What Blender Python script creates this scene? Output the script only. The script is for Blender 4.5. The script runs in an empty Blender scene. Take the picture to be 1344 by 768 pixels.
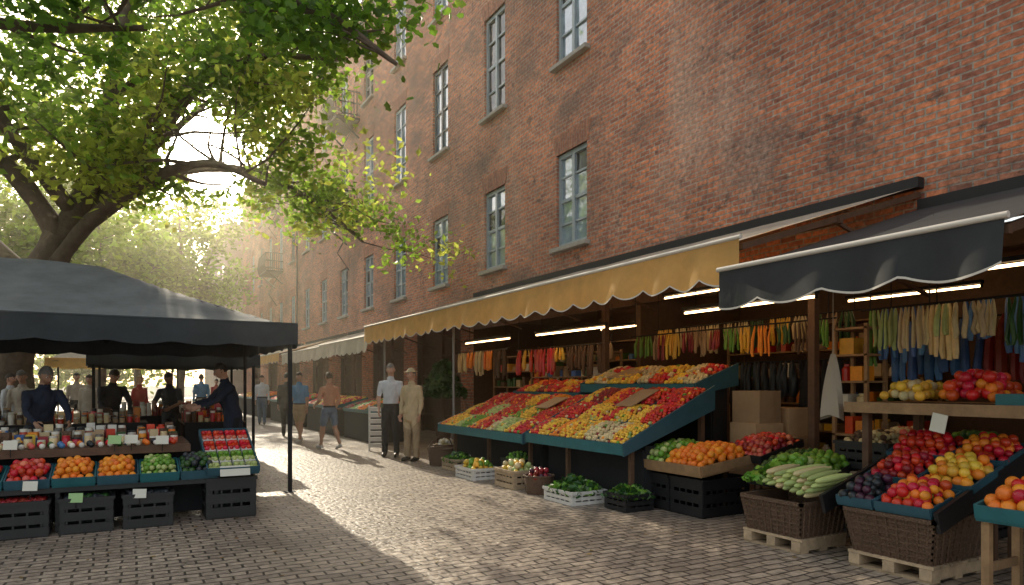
import bpy, math, random
import numpy as np
from mathutils import Vector, Matrix, noise as mnoise
random.seed(7); RNG=np.random.default_rng(7)
sc=bpy.context.scene
TH=math.radians(29.5); CT,ST=math.cos(TH),math.sin(TH)
R=math.radians
# ------------------------------------------------------------ mesh builder
def ico(sub=1):
    t=(1+5**.5)/2
    v=[(-1,t,0),(1,t,0),(-1,-t,0),(1,-t,0),(0,-1,t),(0,1,t),(0,-1,-t),(0,1,-t),(t,0,-1),(t,0,1),(-t,0,-1),(-t,0,1)]
    f=[(0,11,5),(0,5,1),(0,1,7),(0,7,10),(0,10,11),(1,5,9),(5,11,4),(11,10,2),(10,7,6),(7,1,8),(3,9,4),(3,4,2),(3,2,6),(3,6,8),(3,8,9),(4,9,5),(2,4,11),(6,2,10),(8,6,7),(9,8,1)]
    v=[Vector(a).normalized() for a in v]
    for _ in range(sub):
        c={};nf=[]
        def mid(a,b):
            k=(min(a,b),max(a,b))
            if k not in c: v.append((v[a]+v[b]).normalized()); c[k]=len(v)-1
            return c[k]
        for a,b,d in f:
            x,y,z=mid(a,b),mid(b,d),mid(d,a); nf+=[(a,x,z),(b,y,x),(d,z,y),(x,y,z)]
        f=nf
    return np.array([tuple(a) for a in v]),np.array(f)
ICO1=ico(1); ICO2=ico(2)
def rotm(rx=0,ry=0,rz=0): return np.array(Matrix.Rotation(rz,3,'Z')@Matrix.Rotation(ry,3,'Y')@Matrix.Rotation(rx,3,'X'))
def rand_rots(n):
    q=RNG.normal(size=(n,4)); q/=np.linalg.norm(q,axis=1)[:,None]
    w,x,y,z=q.T
    return np.stack([1-2*(y*y+z*z),2*(x*y-z*w),2*(x*z+y*w),2*(x*y+z*w),1-2*(x*x+z*z),2*(y*z-x*w),2*(x*z-y*w),2*(y*z+x*w),1-2*(x*x+y*y)],1).reshape(n,3,3)
class MB:
    def __init__(s): s.V=[];s.Fs=[];s.Ms=[];s.n=0
    def add(s,v,f,m=0):
        v=np.asarray(v,float).reshape(-1,3)
        s.V.append(v)
        f=[tuple(int(i)+s.n for i in a) for a in f] if not isinstance(f,np.ndarray) else (f+s.n).tolist()
        s.Fs+=f
        if isinstance(m,(int,np.integer)): s.Ms+=[int(m)]*len(f)
        else: s.Ms+=[int(a) for a in m]
        s.n+=len(v)
    def box(s,c,d,m=0,rot=None):
        hx,hy,hz=d[0]/2,d[1]/2,d[2]/2
        v=np.array([(-hx,-hy,-hz),(hx,-hy,-hz),(hx,hy,-hz),(-hx,hy,-hz),(-hx,-hy,hz),(hx,-hy,hz),(hx,hy,hz),(-hx,hy,hz)])
        if rot is not None: v=v@np.asarray(rot).T
        s.add(v+np.array(c),[(0,3,2,1),(4,5,6,7),(0,1,5,4),(1,2,6,5),(2,3,7,6),(3,0,4,7)],m)
    def bb(s,x0,x1,y0,y1,z0,z1,m=0): s.box(((x0+x1)/2,(y0+y1)/2,(z0+z1)/2),(abs(x1-x0),abs(y1-y0),abs(z1-z0)),m)
    def beam(s,a,b,w,h,m=0):
        a=Vector(a);b=Vector(b);d=b-a
        q=d.to_track_quat('Y','Z').to_matrix()
        s.box((a+b)/2,(w,d.length,h),m,np.array(q))
    def loft(s,rings,seg=12,m=0,cap=True):
        V=[];
        a=np.linspace(0,2*np.pi,seg,endpoint=False)
        for c,rx,ry,M in rings:
            l=np.stack([np.cos(a)*rx,np.sin(a)*ry,a*0],1)
            V.append(l@np.asarray(M).T+np.array(c))
        n=len(rings);F=[]
        for i in range(n-1):
            for j in range(seg):
                k=(j+1)%seg
                F.append((i*seg+j,i*seg+k,(i+1)*seg+k,(i+1)*seg+j))
        if cap:
            F.append(tuple(range(seg-1,-1,-1))); F.append(tuple((n-1)*seg+j for j in range(seg)))
        s.add(np.concatenate(V),F,m)
    def tube(s,pts,rads,seg=8,m=0,cap=True):
        pts=[Vector(p) for p in pts]; rings=[]; up=None
        for i,p in enumerate(pts):
            d=(pts[min(i+1,len(pts)-1)]-pts[max(i-1,0)]).normalized()
            if up is None:
                up=Vector((1,0,0)) if abs(d.x)<.8 else Vector((0,1,0))
            x=(up-d*up.dot(d)).normalized(); up=x; y=d.cross(x)
            M=np.array([[x[0],y[0],d[0]],[x[1],y[1],d[1]],[x[2],y[2],d[2]]])
            r=rads[i] if hasattr(rads,'__len__') else rads
            rings.append((tuple(p),r,r,M))
        s.loft(rings,seg,m,cap)
    def ell(s,c,r,m=0,rot=None,T=ICO2):
        v=T[0]*np.array(r)
        if rot is not None: v=v@np.asarray(rot).T
        s.add(v+np.array(c),T[1],m)
    def inst(s,P,r,m,T=ICO1,squash=(1,1,1),var=.12):
        P=np.asarray(P,float); n=len(P)
        if n==0: return
        S=np.array(r)*(1+RNG.uniform(-var,var,n)) if np.ndim(r)==0 else np.asarray(r)
        Rm=rand_rots(n)
        base=T[0]*np.array(squash)
        V=np.einsum('nij,kj->nki',Rm,base)*S[:,None,None]+P[:,None,:]
        nv=len(base); Fa=(T[1][None]+(np.arange(n)*nv)[:,None,None]).reshape(-1,3)
        mm=np.repeat(np.asarray(m) if np.ndim(m) else np.full(n,m),len(T[1]))
        s.add(V.reshape(-1,3),Fa,mm)
    def obj(s,name,mats,smooth=False,parent=None,bevel=0,loc=None,rz=0):
        me=bpy.data.meshes.new(name)
        me.from_pydata(np.concatenate(s.V).tolist(),[],s.Fs)
        for a in mats: me.materials.append(a)
        me.polygons.foreach_set('material_index',s.Ms)
        if smooth: me.polygons.foreach_set('use_smooth',[True]*len(s.Fs))
        me.update()
        o=bpy.data.objects.new(name,me); sc.collection.objects.link(o)
        if smooth:
            try: me.set_sharp_from_angle(angle=R(50))
            except Exception: pass
        if bevel:
            b=o.modifiers.new('b','BEVEL'); b.width=bevel; b.segments=1; b.limit_method='ANGLE'
        if parent: o.parent=parent
        if loc is not None: o.location=loc
        o.rotation_euler[2]=rz
        return o
def empty(name,loc=(0,0,0),rz=0):
    e=bpy.data.objects.new(name,None); e.empty_display_size=.2; e.location=loc; e.rotation_euler[2]=rz
    sc.collection.objects.link(e); return e
# ------------------------------------------------------------ materials
def mat(name,col,rough=.65,metal=0,var=0,vscale=6,bump=0,bscale=40,rnd=0,trans=0,tcol=None,emit=0,spec=.5,hue=0):
    m=bpy.data.materials.new(name); m.use_nodes=True; N=m.node_tree; n=N.nodes; L=N.links
    p=n['Principled BSDF']; p.inputs['Roughness'].default_value=rough; p.inputs['Metallic'].default_value=metal
    p.inputs['Specular IOR Level'].default_value=spec
    p.inputs['Base Color'].default_value=(*col,1)
    src=None
    tc=n.new('ShaderNodeTexCoord')
    if var or rnd:
        val=None
        hs=n.new('ShaderNodeHueSaturation'); hs.inputs['Color'].default_value=(*col,1)
        if var:
            t=n.new('ShaderNodeTexNoise'); t.inputs['Scale'].default_value=vscale; t.inputs['Detail'].default_value=6; t.inputs['Roughness'].default_value=.65
            L.new(tc.outputs['Object'],t.inputs['Vector'])
            mr=n.new('ShaderNodeMapRange'); mr.inputs[1].default_value=.25; mr.inputs[2].default_value=.75; mr.inputs[3].default_value=1-var; mr.inputs[4].default_value=1+var
            L.new(t.outputs['Fac'],mr.inputs[0]); val=mr.outputs[0]
        if rnd:
            g=n.new('ShaderNodeNewGeometry')
            mr=n.new('ShaderNodeMapRange'); mr.inputs[3].default_value=1-rnd; mr.inputs[4].default_value=1+rnd
            L.new(g.outputs['Random Per Island'],mr.inputs[0])
            if hue:
                mh=n.new('ShaderNodeMath'); mh.operation='MULTIPLY'; mh.inputs[1].default_value=7.31; L.new(g.outputs['Random Per Island'],mh.inputs[0])
                fr=n.new('ShaderNodeMath'); fr.operation='FRACT'; L.new(mh.outputs[0],fr.inputs[0])
                m3=n.new('ShaderNodeMapRange'); m3.inputs[3].default_value=.5-hue; m3.inputs[4].default_value=.5+hue
                L.new(fr.outputs[0],m3.inputs[0]); L.new(m3.outputs[0],hs.inputs['Hue'])
            if val is None: val=mr.outputs[0]
            else:
                mu=n.new('ShaderNodeMath'); mu.operation='MULTIPLY'; L.new(val,mu.inputs[0]); L.new(mr.outputs[0],mu.inputs[1]); val=mu.outputs[0]
        L.new(val,hs.inputs['Value']); L.new(hs.outputs[0],p.inputs['Base Color']); src=hs.outputs[0]
    if bump:
        t=n.new('ShaderNodeTexNoise'); t.inputs['Scale'].default_value=bscale; t.inputs['Detail'].default_value=5
        L.new(tc.outputs['Object'],t.inputs['Vector'])
        b=n.new('ShaderNodeBump'); b.inputs['Strength'].default_value=bump; b.inputs['Distance'].default_value=.02
        L.new(t.outputs['Fac'],b.inputs['Height']); L.new(b.outputs[0],p.inputs['Normal'])
    if trans:
        tr=n.new('ShaderNodeBsdfTranslucent'); tr.inputs[0].default_value=(*(tcol or col),1)
        mx=n.new('ShaderNodeMixShader'); mx.inputs[0].default_value=trans
        if tcol is None and src: L.new(src,tr.inputs[0])
        elif src and tcol:
            h2=n.new('ShaderNodeHueSaturation'); h2.inputs['Color'].default_value=(*tcol,1); L.new(val,h2.inputs['Value']); L.new(h2.outputs[0],tr.inputs[0])
        L.new(p.outputs[0],mx.inputs[1]); L.new(tr.outputs[0],mx.inputs[2]); L.new(mx.outputs[0],n['Material Output'].inputs[0])
    if emit:
        p.inputs['Emission Color'].default_value=(*col,1); p.inputs['Emission Strength'].default_value=emit
    return m
def brickmat(name,axes,c1,c2,mort,bw,rh,ms,rough,bumpd,patches=(),stain=.35,offs=.5,scale2=.25,warp=.03,bias=-.1):
    m=bpy.data.materials.new(name); m.use_nodes=True; N=m.node_tree; n=N.nodes; L=N.links; p=n['Principled BSDF']
    g=n.new('ShaderNodeNewGeometry'); sp=n.new('ShaderNodeSeparateXYZ'); L.new(g.outputs['Position'],sp.inputs[0])
    cb=n.new('ShaderNodeCombineXYZ'); L.new(sp.outputs[axes[0]],cb.inputs[0]); L.new(sp.outputs[axes[1]],cb.inputs[1])
    nz=n.new('ShaderNodeTexNoise'); nz.inputs['Scale'].default_value=3; nz.inputs['Detail'].default_value=4; L.new(g.outputs['Position'],nz.inputs['Vector'])
    sb=n.new('ShaderNodeVectorMath'); sb.operation='SCALE'; sb.inputs['Scale'].default_value=warp; L.new(nz.outputs['Color'],sb.inputs[0])
    ad=n.new('ShaderNodeVectorMath'); L.new(cb.outputs[0],ad.inputs[0]); L.new(sb.outputs[0],ad.inputs[1])
    b=n.new('ShaderNodeTexBrick'); L.new(ad.outputs[0],b.inputs['Vector'])
    b.offset=offs
    b.inputs['Color1'].default_value=(*c1,1); b.inputs['Color2'].default_value=(*c2,1); b.inputs['Mortar'].default_value=(*mort,1)
    b.inputs['Scale'].default_value=1; b.inputs['Brick Width'].default_value=bw; b.inputs['Row Height'].default_value=rh
    b.inputs['Mortar Size'].default_value=ms; b.inputs['Mortar Smooth'].default_value=.3; b.inputs['Bias'].default_value=bias
    t=n.new('ShaderNodeTexNoise'); t.inputs['Scale'].default_value=scale2; t.inputs['Detail'].default_value=9; t.inputs['Roughness'].default_value=.62; L.new(g.outputs['Position'],t.inputs['Vector'])
    mr=n.new('ShaderNodeMapRange'); mr.inputs[1].default_value=.3; mr.inputs[2].default_value=.7; mr.inputs[3].default_value=1-stain; mr.inputs[4].default_value=1+stain; L.new(t.outputs['Fac'],mr.inputs[0])
    t2=n.new('ShaderNodeTexNoise'); t2.inputs['Scale'].default_value=14; t2.inputs['Detail'].default_value=6; L.new(g.outputs['Position'],t2.inputs['Vector'])
    mr2=n.new('ShaderNodeMapRange'); mr2.inputs[1].default_value=.25; mr2.inputs[2].default_value=.75; mr2.inputs[3].default_value=.58; mr2.inputs[4].default_value=1.42; L.new(t2.outputs['Fac'],mr2.inputs[0])
    mu=n.new('ShaderNodeMath'); mu.operation='MULTIPLY'; L.new(mr.outputs[0],mu.inputs[0]); L.new(mr2.outputs[0],mu.inputs[1])
    col=b.outputs['Color']
    for sc_,lo,hi,amt,c,loc,ms_ in patches:
        t3=n.new('ShaderNodeTexNoise'); t3.inputs['Scale'].default_value=sc_; t3.inputs['Detail'].default_value=8; t3.inputs['Roughness'].default_value=.7
        mp=n.new('ShaderNodeMapping'); mp.inputs['Scale'].default_value=ms_; mp.inputs['Location'].default_value=loc; L.new(g.outputs['Position'],mp.inputs[0]); L.new(mp.outputs[0],t3.inputs['Vector'])
        r3=n.new('ShaderNodeMapRange'); r3.inputs[1].default_value=lo; r3.inputs[2].default_value=hi; r3.inputs[4].default_value=amt; L.new(t3.outputs['Fac'],r3.inputs[0])
        mx=n.new('ShaderNodeMix'); mx.data_type='RGBA'; L.new(r3.outputs[0],mx.inputs[0]); L.new(col,mx.inputs[6]); mx.inputs[7].default_value=(*c,1); col=mx.outputs[2]
    hs=n.new('ShaderNodeHueSaturation'); L.new(col,hs.inputs['Color']); L.new(mu.outputs[0],hs.inputs['Value']); L.new(hs.outputs[0],p.inputs['Base Color'])
    p.inputs['Roughness'].default_value=rough
    if rough<.6:
        rr=n.new('ShaderNodeMapRange'); rr.inputs[3].default_value=rough-.12; rr.inputs[4].default_value=rough+.25; L.new(t2.outputs['Fac'],rr.inputs[0]); L.new(rr.outputs[0],p.inputs['Roughness'])
    inv=n.new('ShaderNodeMath'); inv.operation='SUBTRACT'; inv.inputs[0].default_value=1; L.new(b.outputs['Fac'],inv.inputs[1])
    a2=n.new('ShaderNodeMath'); a2.operation='MULTIPLY_ADD'; L.new(t2.outputs['Fac'],a2.inputs[0]); a2.inputs[1].default_value=1.2; L.new(inv.outputs[0],a2.inputs[2])
    bp=n.new('ShaderNodeBump'); bp.inputs['Distance'].default_value=bumpd; bp.inputs['Strength'].default_value=.9; L.new(a2.outputs[0],bp.inputs['Height']); L.new(bp.outputs[0],p.inputs['Normal'])
    return m
WP=[(.45,.50,.64,.75,(.19,.125,.10),(5,3,9),(1,1,2.2)),(.35,.56,.68,.5,(.52,.36,.27),(15,8,2),(1,1.3,.5)),(2.5,.58,.66,.75,(.11,.07,.058),(1,8,2),(1,1,1.5)),(5,.61,.68,.6,(.60,.45,.33),(4,2,8),(1,1,3))]
M_brick=brickmat('brick',(1,2),(.62,.215,.10),(.30,.105,.068),(.37,.31,.25),.25,.08,.012,.9,.02,WP,stain=.4)
M_brickS=brickmat('brick_soldier',(2,1),(.42,.16,.09),(.26,.10,.065),(.24,.19,.15),.4,.085,.009,.9,.01,stain=.25)
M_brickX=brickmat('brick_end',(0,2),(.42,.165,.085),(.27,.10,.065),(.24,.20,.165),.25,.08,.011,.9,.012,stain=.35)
PP=[(.5,.52,.64,.5,(.13,.105,.085),(5,3,9),(1,1,1)),(.9,.55,.68,.45,(.44,.36,.28),(15,8,2),(1,1,1)),(3,.62,.70,.7,(.08,.065,.055),(1,8,2),(1,1,1))]
M_pave=brickmat('pavers',(0,1),(.42,.345,.27),(.26,.21,.17),(.055,.045,.036),.21,.105,.010,.40,.018,PP,stain=.3,scale2=.6,warp=.06)
M_ground=mat('ground_dirt',(.16,.145,.12),.9,var=.3,vscale=2)
M_stone=mat('stone_sill',(.36,.33,.29),.85,var=.2,vscale=8,bump=.3)
M_frame=mat('window_frame',(.30,.36,.39),.5,var=.15)
M_framed=mat('window_frame_dark',(.09,.105,.11),.5)
M_iron=mat('iron',(.014,.013,.013),.75)
M_glass=mat('window_glass',(.24,.32,.38),.05,spec=1.0,var=.65,vscale=1.8,bump=.06,bscale=2.5); M_glass.node_tree.nodes['Principled BSDF'].inputs['IOR'].default_value=2.1
M_glassd=mat('window_glass_dark',(.03,.035,.04),.07,spec=.6,var=.5,vscale=1.3)
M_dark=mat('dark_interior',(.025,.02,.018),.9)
M_woodD=mat('wood_dark',(.11,.058,.032),.7,var=.3,vscale=10,bump=.2)
M_wood=mat('wood',(.30,.18,.09),.65,var=.3,vscale=9,bump=.2,rnd=.2)
M_woodL=mat('pallet_wood',(.42,.31,.2),.75,var=.3,vscale=12,bump=.3,rnd=.2)
M_gold=mat('awning_gold',(.78,.50,.18),.8,var=.15,vscale=3,trans=.5,tcol=(.97,.64,.22),bump=.1,bscale=8)
M_cream=mat('awning_cream',(.60,.53,.43),.8,var=.18,vscale=4,trans=.3,bump=.1,bscale=6)
M_trim=mat('awning_trim',(.62,.57,.5),.6)
M_grey=mat('awning_top',(.48,.43,.35),.85,var=.25,vscale=5,trans=.35,tcol=(.85,.45,.17))
M_char=mat('awning_charcoal',(.020,.022,.024),.75,var=.3,vscale=4,bump=.15,bscale=6)
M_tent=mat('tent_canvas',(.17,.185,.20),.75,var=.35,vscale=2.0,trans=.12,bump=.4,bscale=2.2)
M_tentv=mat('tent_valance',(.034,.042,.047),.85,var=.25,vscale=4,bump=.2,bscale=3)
M_metal=mat('steel_pole',(.20,.19,.18),.45,metal=.5)
M_black=mat('black_plastic',(.016,.016,.018),.45,var=.2)
M_white=mat('white_plastic',(.68,.66,.62),.5,var=.1)
M_teal=mat('teal_plastic',(.018,.13,.15),.5,var=.2)
M_blue=mat('blue_tray',(.028,.095,.13),.5,var=.2)
M_cloth=mat('black_cloth',(.016,.016,.018),.9,bump=.4,bscale=8)
M_wick=mat('wicker',(.13,.075,.045),.7,var=.4,vscale=60,bump=1,bscale=70)
M_card=mat('cardboard',(.42,.29,.17),.85,var=.12,rnd=.2)
M_tag=mat('price_tag',(.70,.69,.60),.7)
M_tagg=mat('price_tag_green',(.35,.55,.25),.7)
M_tube=mat('lamp_tube',(1,.64,.30),.5,emit=11)
M_wax=mat('plaster_ceiling',(.24,.13,.075),.9,var=.2)
def fm(n,c,r=.38,rnd=.25,hue=.015,bump=0): return mat(n,c,r,rnd=rnd,hue=hue,bump=bump,bscale=90,var=.15,vscale=14)
F_red=fm('f_red',(.58,.028,.015),.3); F_or=fm('f_orange',(.82,.25,.02),.45,.12,bump=.15); F_ye=fm('f_yellow',(.78,.47,.05)); F_gr=fm('f_green',(.14,.30,.03)); F_dg=fm('f_darkgreen',(.03,.09,.018)); F_lg=fm('f_pale',(.42,.50,.18),.5); F_pk=fm('f_pink',(.60,.14,.09)); F_pu=fm('f_purple',(.06,.015,.035)); F_cr=fm('f_cream',(.62,.50,.27)); F_wh=fm('f_white',(.75,.72,.64)); F_bk=fm('f_dark',(.02,.025,.03)); F_dr=fm('f_darkred',(.28,.02,.015)); F_bl=fm('f_blue',(.06,.16,.40))
FR=[F_red,F_or,F_ye,F_gr,F_dg,F_lg,F_pk,F_pu,F_cr,F_wh,F_bk,F_dr,F_bl]
RED,ORA,YEL,GRN,DGR,LGR,PNK,PUR,CRE,WHI,DRK,DRD,BLU=range(13)
NB=13
SM=FR+[M_wood,M_woodL,M_black,M_white,M_teal,M_blue,M_cloth,M_wick,M_card,M_tag,M_tagg,M_woodD,M_metal,M_iron]
WOOD,PAL,BLK,WHT,TEA,BLT,CLO,WIC,CRD,TAG,TGG,WDD,MTL,IRN=range(NB,NB+14)
# ------------------------------------------------------------ ground
g=MB(); g.add([(-400,-200,0),(400,-200,0),(400,600,0),(-400,600,0)],[(0,1,2,3)]); g.obj('ground',[M_ground])
g=MB(); g.add([(-40,-8,.004),(12,-8,.004),(12,85,.004),(-40,85,.004)],[(0,1,2,3)]); g.obj('paved_street',[M_pave])
M_dry=mat('dry_leaf',(.25,.17,.06),.8,rnd=.4,hue=.03)
# ------------------------------------------------------------ leaf helpers
def leafcloud(mb,C,size,m=0,flat=.35,shape=0):
    C=np.asarray(C); n=len(C)
    Rm=rand_rots(n)
    if shape==0:
        base=np.array([(-.5,0,0),(-.05,-.3,.06),(.5,0,-.04),(-.05,.3,.06)]); F=np.array([[0,1,2],[0,2,3]])
    else:
        base=np.array([(-.5,0,0),(-.28,-.34,.07),(.0,-.24,.05),(.12,-.40,.05),(.5,0,-.08),(.12,.40,.05),(.0,.24,.05),(-.28,.34,.07),(0,0,0)])
        F=np.array([[8,0,1],[8,1,2],[8,2,3],[8,3,4],[8,4,5],[8,5,6],[8,6,7],[8,7,0]])
    S=size*RNG.uniform(.6,1.3,n)
    V=np.einsum('nij,kj->nki',Rm,base)*S[:,None,None]
    V[:,:,2]*=1-flat*.5
    V+=C[:,None,:]
    nv=len(base)
    Fa=(F[None]+(np.arange(n)*nv)[:,None,None]).reshape(-1,3)
    mb.add(V.reshape(-1,3),Fa,m)
mb=MB(); C=np.stack([RNG.uniform(-4,7,520),RNG.uniform(2,26,520),np.full(520,.02)],1); leafcloud(mb,C,.07,0)
v=mb.V[0]; v[:,2]=.006+np.abs(v[:,2]-.02)*.35; mb.obj('fallen_leaves',[M_dry])
def leafmat(name,c,t,f=.55):
    return mat(name,c,.5,rnd=.45,hue=.03,trans=f,tcol=t)
M_leaf=leafmat('leaf_green',(.065,.13,.02),(.38,.58,.06))
M_leafy=leafmat('leaf_backlit',(.12,.16,.03),(.66,.72,.11),.6)
M_leafd=leafmat('leaf_deep',(.05,.12,.018),(.26,.48,.045))
M_leafg=leafmat('leaf_far_green',(.06,.11,.02),(.34,.46,.05),.5)
M_bark=mat('bark',(.13,.095,.065),.9,var=.45,vscale=5,bump=1,bscale=14)
def smooth_path(pts,n=5):
    P=[Vector(p) for p in pts]; P=[P[0]*2-P[1]]+P+[P[-1]*2-P[-2]]; o=[]
    for i in range(1,len(P)-2):
        for k in range(n):
            t=k/n; a,b,c,d=P[i-1],P[i],P[i+1],P[i+2]
            o.append(.5*((2*b)+(c-a)*t+(2*a-5*b+4*c-d)*t*t+(-a+3*b-3*c+d)*t**3))
    o.append(P[-2]); return o
def branches(mb,path,r0,r1,tips,depth,rng,blen=2.2,every=2,up=.15,start=.3):
    n=len(path)
    for i,p in enumerate(path):
        if i/n<start or i%every: continue
        for _ in range(2 if depth>0 else 1):
            d=Vector((rng.uniform(-1,1),rng.uniform(-1,1),rng.uniform(-.35,.7)+up)).normalized()
            L=blen*rng.uniform(.6,1.2); r=(r0+(r1-r0)*i/n)*.45
            q=[p]; dd=d.copy()
            for k in range(4):
                dd=(dd+Vector((rng.uniform(-.3,.3),rng.uniform(-.3,.3),rng.uniform(-.28,.22)))).normalized(); q.append(q[-1]+dd*L/4)
            mb.tube(q,[r,r*.8,r*.6,r*.4,r*.2],6)
            tips+= [tuple(v) for v in q[2:]]
            if depth>0: branches(mb,q,r,r*.2,tips,depth-1,rng,blen*.55,2,up,.3)
def tree(name,base,limbs,nleaf,spread,size,mats,seed=1,depth=1,blen=2.2,gaps=(),shape=0,zmin=0,every=2,keep=None):
    rng=random.Random(seed); E=empty(name,(base[0],base[1],0)); rx,fx=Vector((CT,-ST,0)),Vector((ST,CT,0))
    mb=MB(); tips=[]
    for pts,r0,r1,leafy in limbs:
        path=smooth_path([rx*a+fx*b+Vector((0,0,c)) for a,b,c in pts]); n=len(path)
        mb.tube(path,[ (r0+(r1-r0)*i/(n-1))*(1+.08*math.sin(i*1.7)) for i in range(n)],12)
        if leafy: branches(mb,path,r0,r1,tips,depth,rng,blen,every); tips.append(tuple(path[-1]))
    mb.obj('trunk_and_limbs',[M_bark],True,E)
    T=np.array(tips); B=np.array((base[0],base[1],0))
    idx=RNG.integers(0,len(T),nleaf)
    C=T[idx]+RNG.normal(size=(nleaf,3))*spread*np.array([1,1,.7])
    C=C[C[:,2]>zmin]
    k=np.ones(len(C),bool)
    for c,r in gaps: k&=np.linalg.norm(C+B-np.array(c),axis=1)>r
    C=C[k]
    if keep is not None: C=C[keep(C+B)]
    lb=MB(); k=RNG.random(len(C))
    nz=np.array([mnoise.noise(Vector(c)*.55) for c in C.tolist()])
    pick=np.where(nz+k*.3>.25,1,0)
    for q in range(2):
        cc=C[pick==q]
        if len(cc): leafcloud(lb,cc,size,q,shape=shape)
    lb.obj('foliage',mats,False,E); return E
SUNP=(math.sin(R(5.3))*math.cos(R(17.5)),math.cos(R(5.3))*math.cos(R(17.5)),math.sin(R(17.5)))
def sunat(t): return (SUNP[0]*t,SUNP[1]*t,1.45+SUNP[2]*t)
def lit_gap(P):
    L=P.tolist()
    nz=np.array([mnoise.noise(Vector(c)*.6+Vector((3,1,7))) for c in L]); n2=np.array([mnoise.noise(Vector(c)*1.05+Vector((9,4,2))) for c in L])
    low=(P[:,0]>.6)&(P[:,2]<7.6)
    return np.where(low,(n2>np.where(P[:,0]>2.6,-.04,.10)),nz>-.22)
def airy(P):
    nz=np.array([mnoise.noise(Vector(c)*.9+Vector((1,5,7))) for c in P.tolist()]); return nz>-.12
gaps=[(sunat(t),.62+.02*t) for t in (10,11.5,13,14.5,16,17.5,19,20.5,22)]
tree('plane_tree',(-2.0,17.2),[
  ([(0,0,-.2),(-.1,0,1.5),(.25,0,3.0),(1.0,0,4.5)],.46,.33,False),
  ([(1.0,0,4.4),(.4,-.5,5.6),(-.8,-.9,6.8),(-2.6,-1,8.3)],.22,.08,True),
  ([(1.0,0,4.3),(1.6,.2,6.2),(2.0,.3,8.4),(2.6,0,11)],.27,.07,True),
  ([(.4,0,3.3),(1.9,-.5,4.7),(3.2,-1,5.3),(4.5,-1.2,5.6),(5.6,-1.2,5.2)],.17,.04,True),
  ([(1.0,0,4.4),(2.4,1.5,6.2),(3.9,2.5,6.6),(5.3,3.2,6.0),(6.4,3.5,5.1)],.15,.03,True),
  ([(1.0,0,4.4),(2.3,.8,6.5),(3.6,1.2,8.6),(5.6,1.4,10.2)],.2,.05,True),
  ([(1.0,0,4.4),(2.5,1,7.5),(4.6,.6,8.4),(6.8,.2,8.2)],.15,.04,True),
  ([(.3,0,3.6),(-1.5,.5,5.0),(-3.4,.8,5.8),(-5.5,1,6.5)],.2,.06,True),
  ([(1.2,0,5),(.8,-2,6.8),(1.5,-4,8.6)],.16,.05,True),
  ([(1.2,0,5),(1.8,2,7),(2.5,3.8,9)],.16,.05,True)],
  44000,.40,.19,[M_leaf,M_leafy],seed=3,gaps=gaps,blen=2.2,zmin=3.8,keep=lit_gap)
tree('plane_tree',(-7.5,8.0),[
  ([(0,0,-.2),(.1,0,2),(.4,.4,4.2)],.42,.33,False),
  ([(.4,.4,4),(3,2.5,5.9),(5.4,4.7,6.5),(6.8,5.7,6.7),(7.9,6,6.5),(8.9,6,5.8)],.2,.03,True),
  ([(.4,.4,4),(2,3,5.4),(3.7,5.7,6.2),(5.3,6.4,6.5)],.16,.04,True),
  ([(.4,.4,4),(1.5,3,6.5),(3.4,5.6,7.6),(5.2,7,8.0)],.16,.04,True),
  ([(.4,.4,4),(-.8,1.6,6),(-2,2.6,8)],.2,.05,True),
  ([(.4,.4,4),(.4,-1.6,6),(.2,-3,8)],.2,.05,True)],
  12000,.32,.16,[M_leafd,M_leaf],seed=11,blen=1.35,shape=1,zmin=4.9,gaps=[(sunat(t),.85) for t in (5,6,7,8,9,10,11,12)],keep=airy)
def generic_tree(name,b,h,r,n,mats,seed,size=.34,zmin=2.6):
    rr=random.Random(seed); lim=[([(0,0,-.2),(rr.uniform(-.2,.2),0,h*.2),(rr.uniform(-.4,.4),0,h*.38)],.26,.19,False)]
    for k in range(6):
        a=k*1.047+rr.uniform(-.3,.3); q=rr.uniform(.6,1)
        lim.append(([(0,0,h*.34),(math.cos(a)*r*.35*q,math.sin(a)*r*.35*q,h*.52),(math.cos(a)*r*.8*q,math.sin(a)*r*.8*q,h*rr.uniform(.55,.95))],.13,.04,True))
    lim.append(([(0,0,h*.36),(.1,.1,h*.65),(0,0,h*.95)],.15,.04,True))
    tree(name,b,lim,n,.55,size,mats,seed=seed,blen=r*.5,zmin=zmin,every=2)
generic_tree('linden_tree',(-4.5,30),9.5,4.8,9000,[M_leafg,M_leaf],21)
generic_tree('linden_tree',(-1.2,38),11,4.2,8500,[M_leafg,M_leaf],22)
generic_tree('linden_tree',(2.8,46),13,4.2,9000,[M_leafg,M_leaf],23)
generic_tree('linden_tree',(-9,26),11,5.5,8000,[M_leafg,M_leaf],24)
generic_tree('linden_tree',(.8,58),15,5.5,7500,[M_leafg,M_leaf],25,.45)
generic_tree('linden_tree',(-14,14),12,5.5,4500,[M_leafd,M_leaf],26)
generic_tree('linden_tree',(-12,2),13,5.5,4500,[M_leafd,M_leaf],27)
mb=MB(); C=[]
for k in range(66):
    c=np.array((RNG.uniform(-55,8),RNG.uniform(82,95),RNG.uniform(2,12))); C.append(c+RNG.normal(size=(340,3))*np.array([2.4,2,1.7]))
C=np.concatenate(C); C=C[C[:,2]>.3]; leafcloud(mb,C,.85,0); mb.obj('distant_trees',[M_leafg])
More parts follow.
